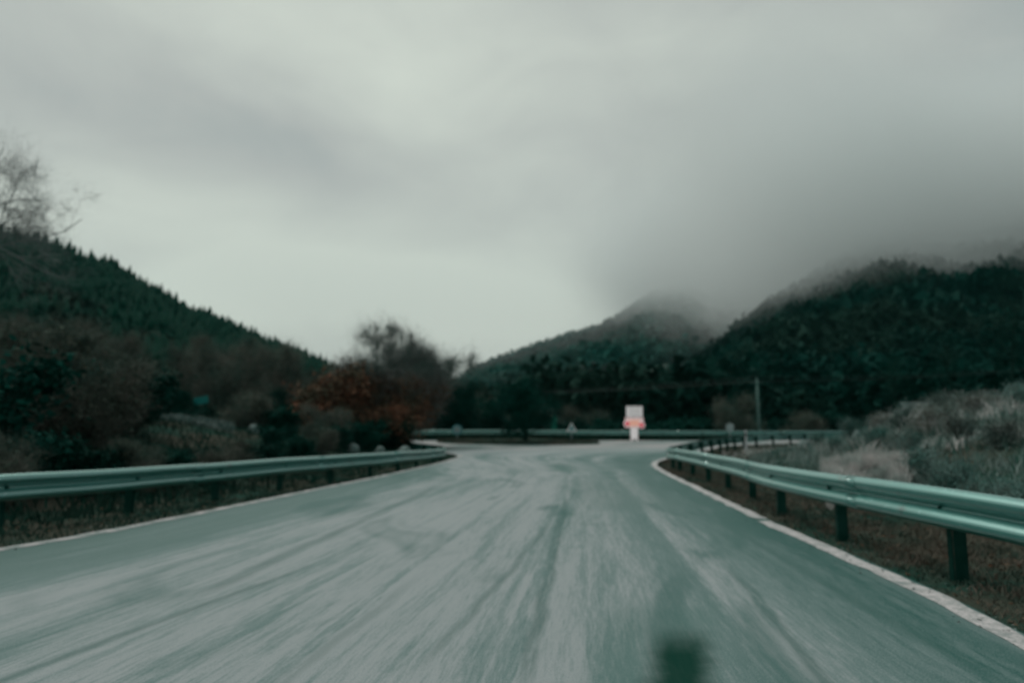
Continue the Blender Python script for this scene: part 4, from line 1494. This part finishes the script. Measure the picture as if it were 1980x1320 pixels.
# utility pole with crossarm and cables
py_ = 56.2
px_ = xat(1467, py_)
up_ = empty('utility_pole', (px_, py_, -1.3))
tag(up_, 'thin grey concrete utility pole beyond the far guardrail', 'utility pole')
bm = bmesh.new()
cyl(bm, (0, 0, -0.3), (0, 0, 6.1), 0.15, 0.10, 12)
bm_obj('pole', bm, M['pole_concrete'], up_, True)
bm = bmesh.new()
box(bm, (0, 0, 5.75), (1.2, 0.07, 0.07), 0.5, 0.01)
arm = bm_obj('crossarm', bm, M['steel_post'], up_)
for k in (-0.5, 0.0, 0.5):
    bm = bmesh.new()
    cx_, cy_ = k * math.cos(0.5), k * math.sin(0.5)
    cyl(bm, (cx_, cy_, 5.78 if k else 6.08), (cx_, cy_, 5.95 if k else 6.3), 0.045, 0.03, 8)
    bm_obj('insulator', bm, M['pole_concrete'], arm)
for k in (-0.5, 0.0, 0.5):
    a = Vector((px_ + k * math.cos(0.5), py_ + k * math.sin(0.5), 4.65 if k else 5.0))
    bm = bmesh.new()
    e1 = Vector((-30.0, 150.0, 9.0))
    e2 = Vector((95.0, 92.0, 12.0))
    for E_ in (e1, e2):
        prev = a
        for i in range(1, 25):
            t = i / 24
            q = a.lerp(E_, t) + Vector((0, 0, -5.0 * t * (1 - t)))
            cyl(bm, prev, q, 0.02, 0.02, 4)
            prev = q
    o = bm_obj('power_cable', bm, M['cable'])
    nm = {-0.5: 'left', 0.0: 'middle', 0.5: 'right'}[k]
    tag(o, f'thin sagging power cable from the {nm} insulator of the utility pole', 'cable', 'power cables on the utility pole')

# rock outcrops on the mountain
for i, (px, t_, w_, h_, lb) in enumerate([(1257, 0.62, 16, 9, 'small pale rock outcrop low on the far mountain'), (1395, 0.80, 16, 34, 'tall pale rock face high on the far mountain'),
                                          (1322, 0.80, 26, 22, 'broad pale rock face under the mountain summit'), (905 + 420, 0.70, 14, 9, 'faint rock step below the broad rock face')]):
    X, Y, Z = hill_pt(FAR_HILL, np.array([float(px)]), np.array([t_]), 5.0)
    bm = bmesh.new()
    bmesh.ops.create_icosphere(bm, subdivisions=3, radius=1.0)
    for v in bm.verts:
        k = 1 + 0.35 * noise.noise(v.co * 1.6 + Vector((i * 3.0, 0, 0))) + 0.2 * noise.noise(v.co * 4.0 + Vector((0, i * 2.0, 0)))
        v.co = Vector((v.co.x * k * w_ / 2, v.co.y * k * 8, v.co.z * k * h_ / 2))
    o = bm_obj('rock_outcrop', bm, M['rock'], None, False)
    o.location = (X[0], Y[0] - 2, Z[0] + h_ * 0.3 + 3)
    tag(o, lb, 'rock')

# ------------------------------------------------------------------ air: even haze over everything, and the low cloud on the right hills


def vol_mat(name, col, density=None, build=None, aniso=0.0):
    m = bpy.data.materials.new(name)
    m.use_nodes = True
    t = NT(m.node_tree)
    v = t.n('ShaderNodeVolumePrincipled')
    v.inputs['Color'].default_value = (*col, 1)
    v.inputs['Anisotropy'].default_value = aniso
    out = t.n('ShaderNodeOutputMaterial')
    t.link(v.outputs[0], out.inputs['Volume'])
    if density is not None:
        v.inputs['Density'].default_value = density
    else:
        t.link(build(t), v.inputs['Density'])
    return m


def box_obj(name, x0, x1, y0, y1, z0, z1, mat):
    bm = bmesh.new()
    box(bm, ((x0 + x1) / 2, (y0 + y1) / 2, (z0 + z1) / 2), (x1 - x0, y1 - y0, z1 - z0))
    return tag(bm_obj(name, bm, mat), kind='stuff')


box_obj('haze', -1600, 1600, -320, 2200, -4.2, 470, vol_mat('haze', (0.25, 0.80, 0.78), 0.00005))


def cloud_density(t):
    g = t.n('ShaderNodeTexCoord')
    o = g.outputs['Object']
    sp = t.n('ShaderNodeSeparateXYZ')
    t.link(o, sp.inputs[0])
    X, Y, Z = sp.outputs
    n1 = t.noise(o, 0.006, 4.0, 0.6, 0.8)
    n2 = t.noise(o, 0.02, 3.0, 0.6, 0.4)
    base = t.math('SUBTRACT', t.math('MULTIPLY', Y, 0.150), t.math('ADD', -3.0, t.math('MULTIPLY', t.ramp01(t.math('DIVIDE', X, Y), 0.38, 0.75), 14.0)))
    wv = t.math('ADD', t.math('MULTIPLY', t.math('SUBTRACT', n1, 0.5), 150.0), t.math('MULTIPLY', t.math('SUBTRACT', n2, 0.5), 45.0))
    hgt = t.math('ADD', t.math('SUBTRACT', Z, base), wv)
    dz_ = t.math('MULTIPLY', t.ramp01(hgt, -45.0, 82.0), t.math('SUBTRACT', 1.0, t.ramp01(hgt, 85.0, 205.0)))
    az = t.math('DIVIDE', X, Y)
    azn = t.math('ADD', az, t.math('MULTIPLY', t.math('SUBTRACT', n1, 0.5), 0.3))
    fx = t.math('MAXIMUM', t.ramp01(azn, 0.12, 0.62), t.math('MULTIPLY', t.ramp01(Y, 650.0, 900.0), t.math('MULTIPLY', t.math('MULTIPLY', t.ramp01(azn, 0.0, 0.40), t.ramp01(az, 0.03, 0.26)), 0.8)))
    fy = t.math('MULTIPLY', t.ramp01(Y, 270.0, 430.0), t.math('SUBTRACT', 1.0, t.ramp01(Y, 1000.0, 1400.0)))
    d = t.math('MULTIPLY', t.math('MULTIPLY', dz_, fx), fy)
    d = t.math('MULTIPLY', d, t.math('SUBTRACT', 1.0, t.math('MULTIPLY', t.ramp01(az, 0.42, 0.72), 0.1)))
    # thin mist in the valley before the far mountain
    mist = t.math('MULTIPLY', t.ramp01(Y, 560.0, 640.0), t.math('SUBTRACT', 1.0, t.ramp01(Y, 1250.0, 1450.0)))
    mist = t.math('MULTIPLY', mist, t.math('SUBTRACT', 1.0, t.ramp01(Z, 150.0, 320.0)))
    return t.math('ADD', t.math('MULTIPLY', d, 0.030), t.math('MULTIPLY', mist, 0.00042))


box_obj('low_cloud', -420, 1500, 262, 1480, 20, 440, vol_mat('low_cloud', (0.965, 0.99, 0.992), None, cloud_density))
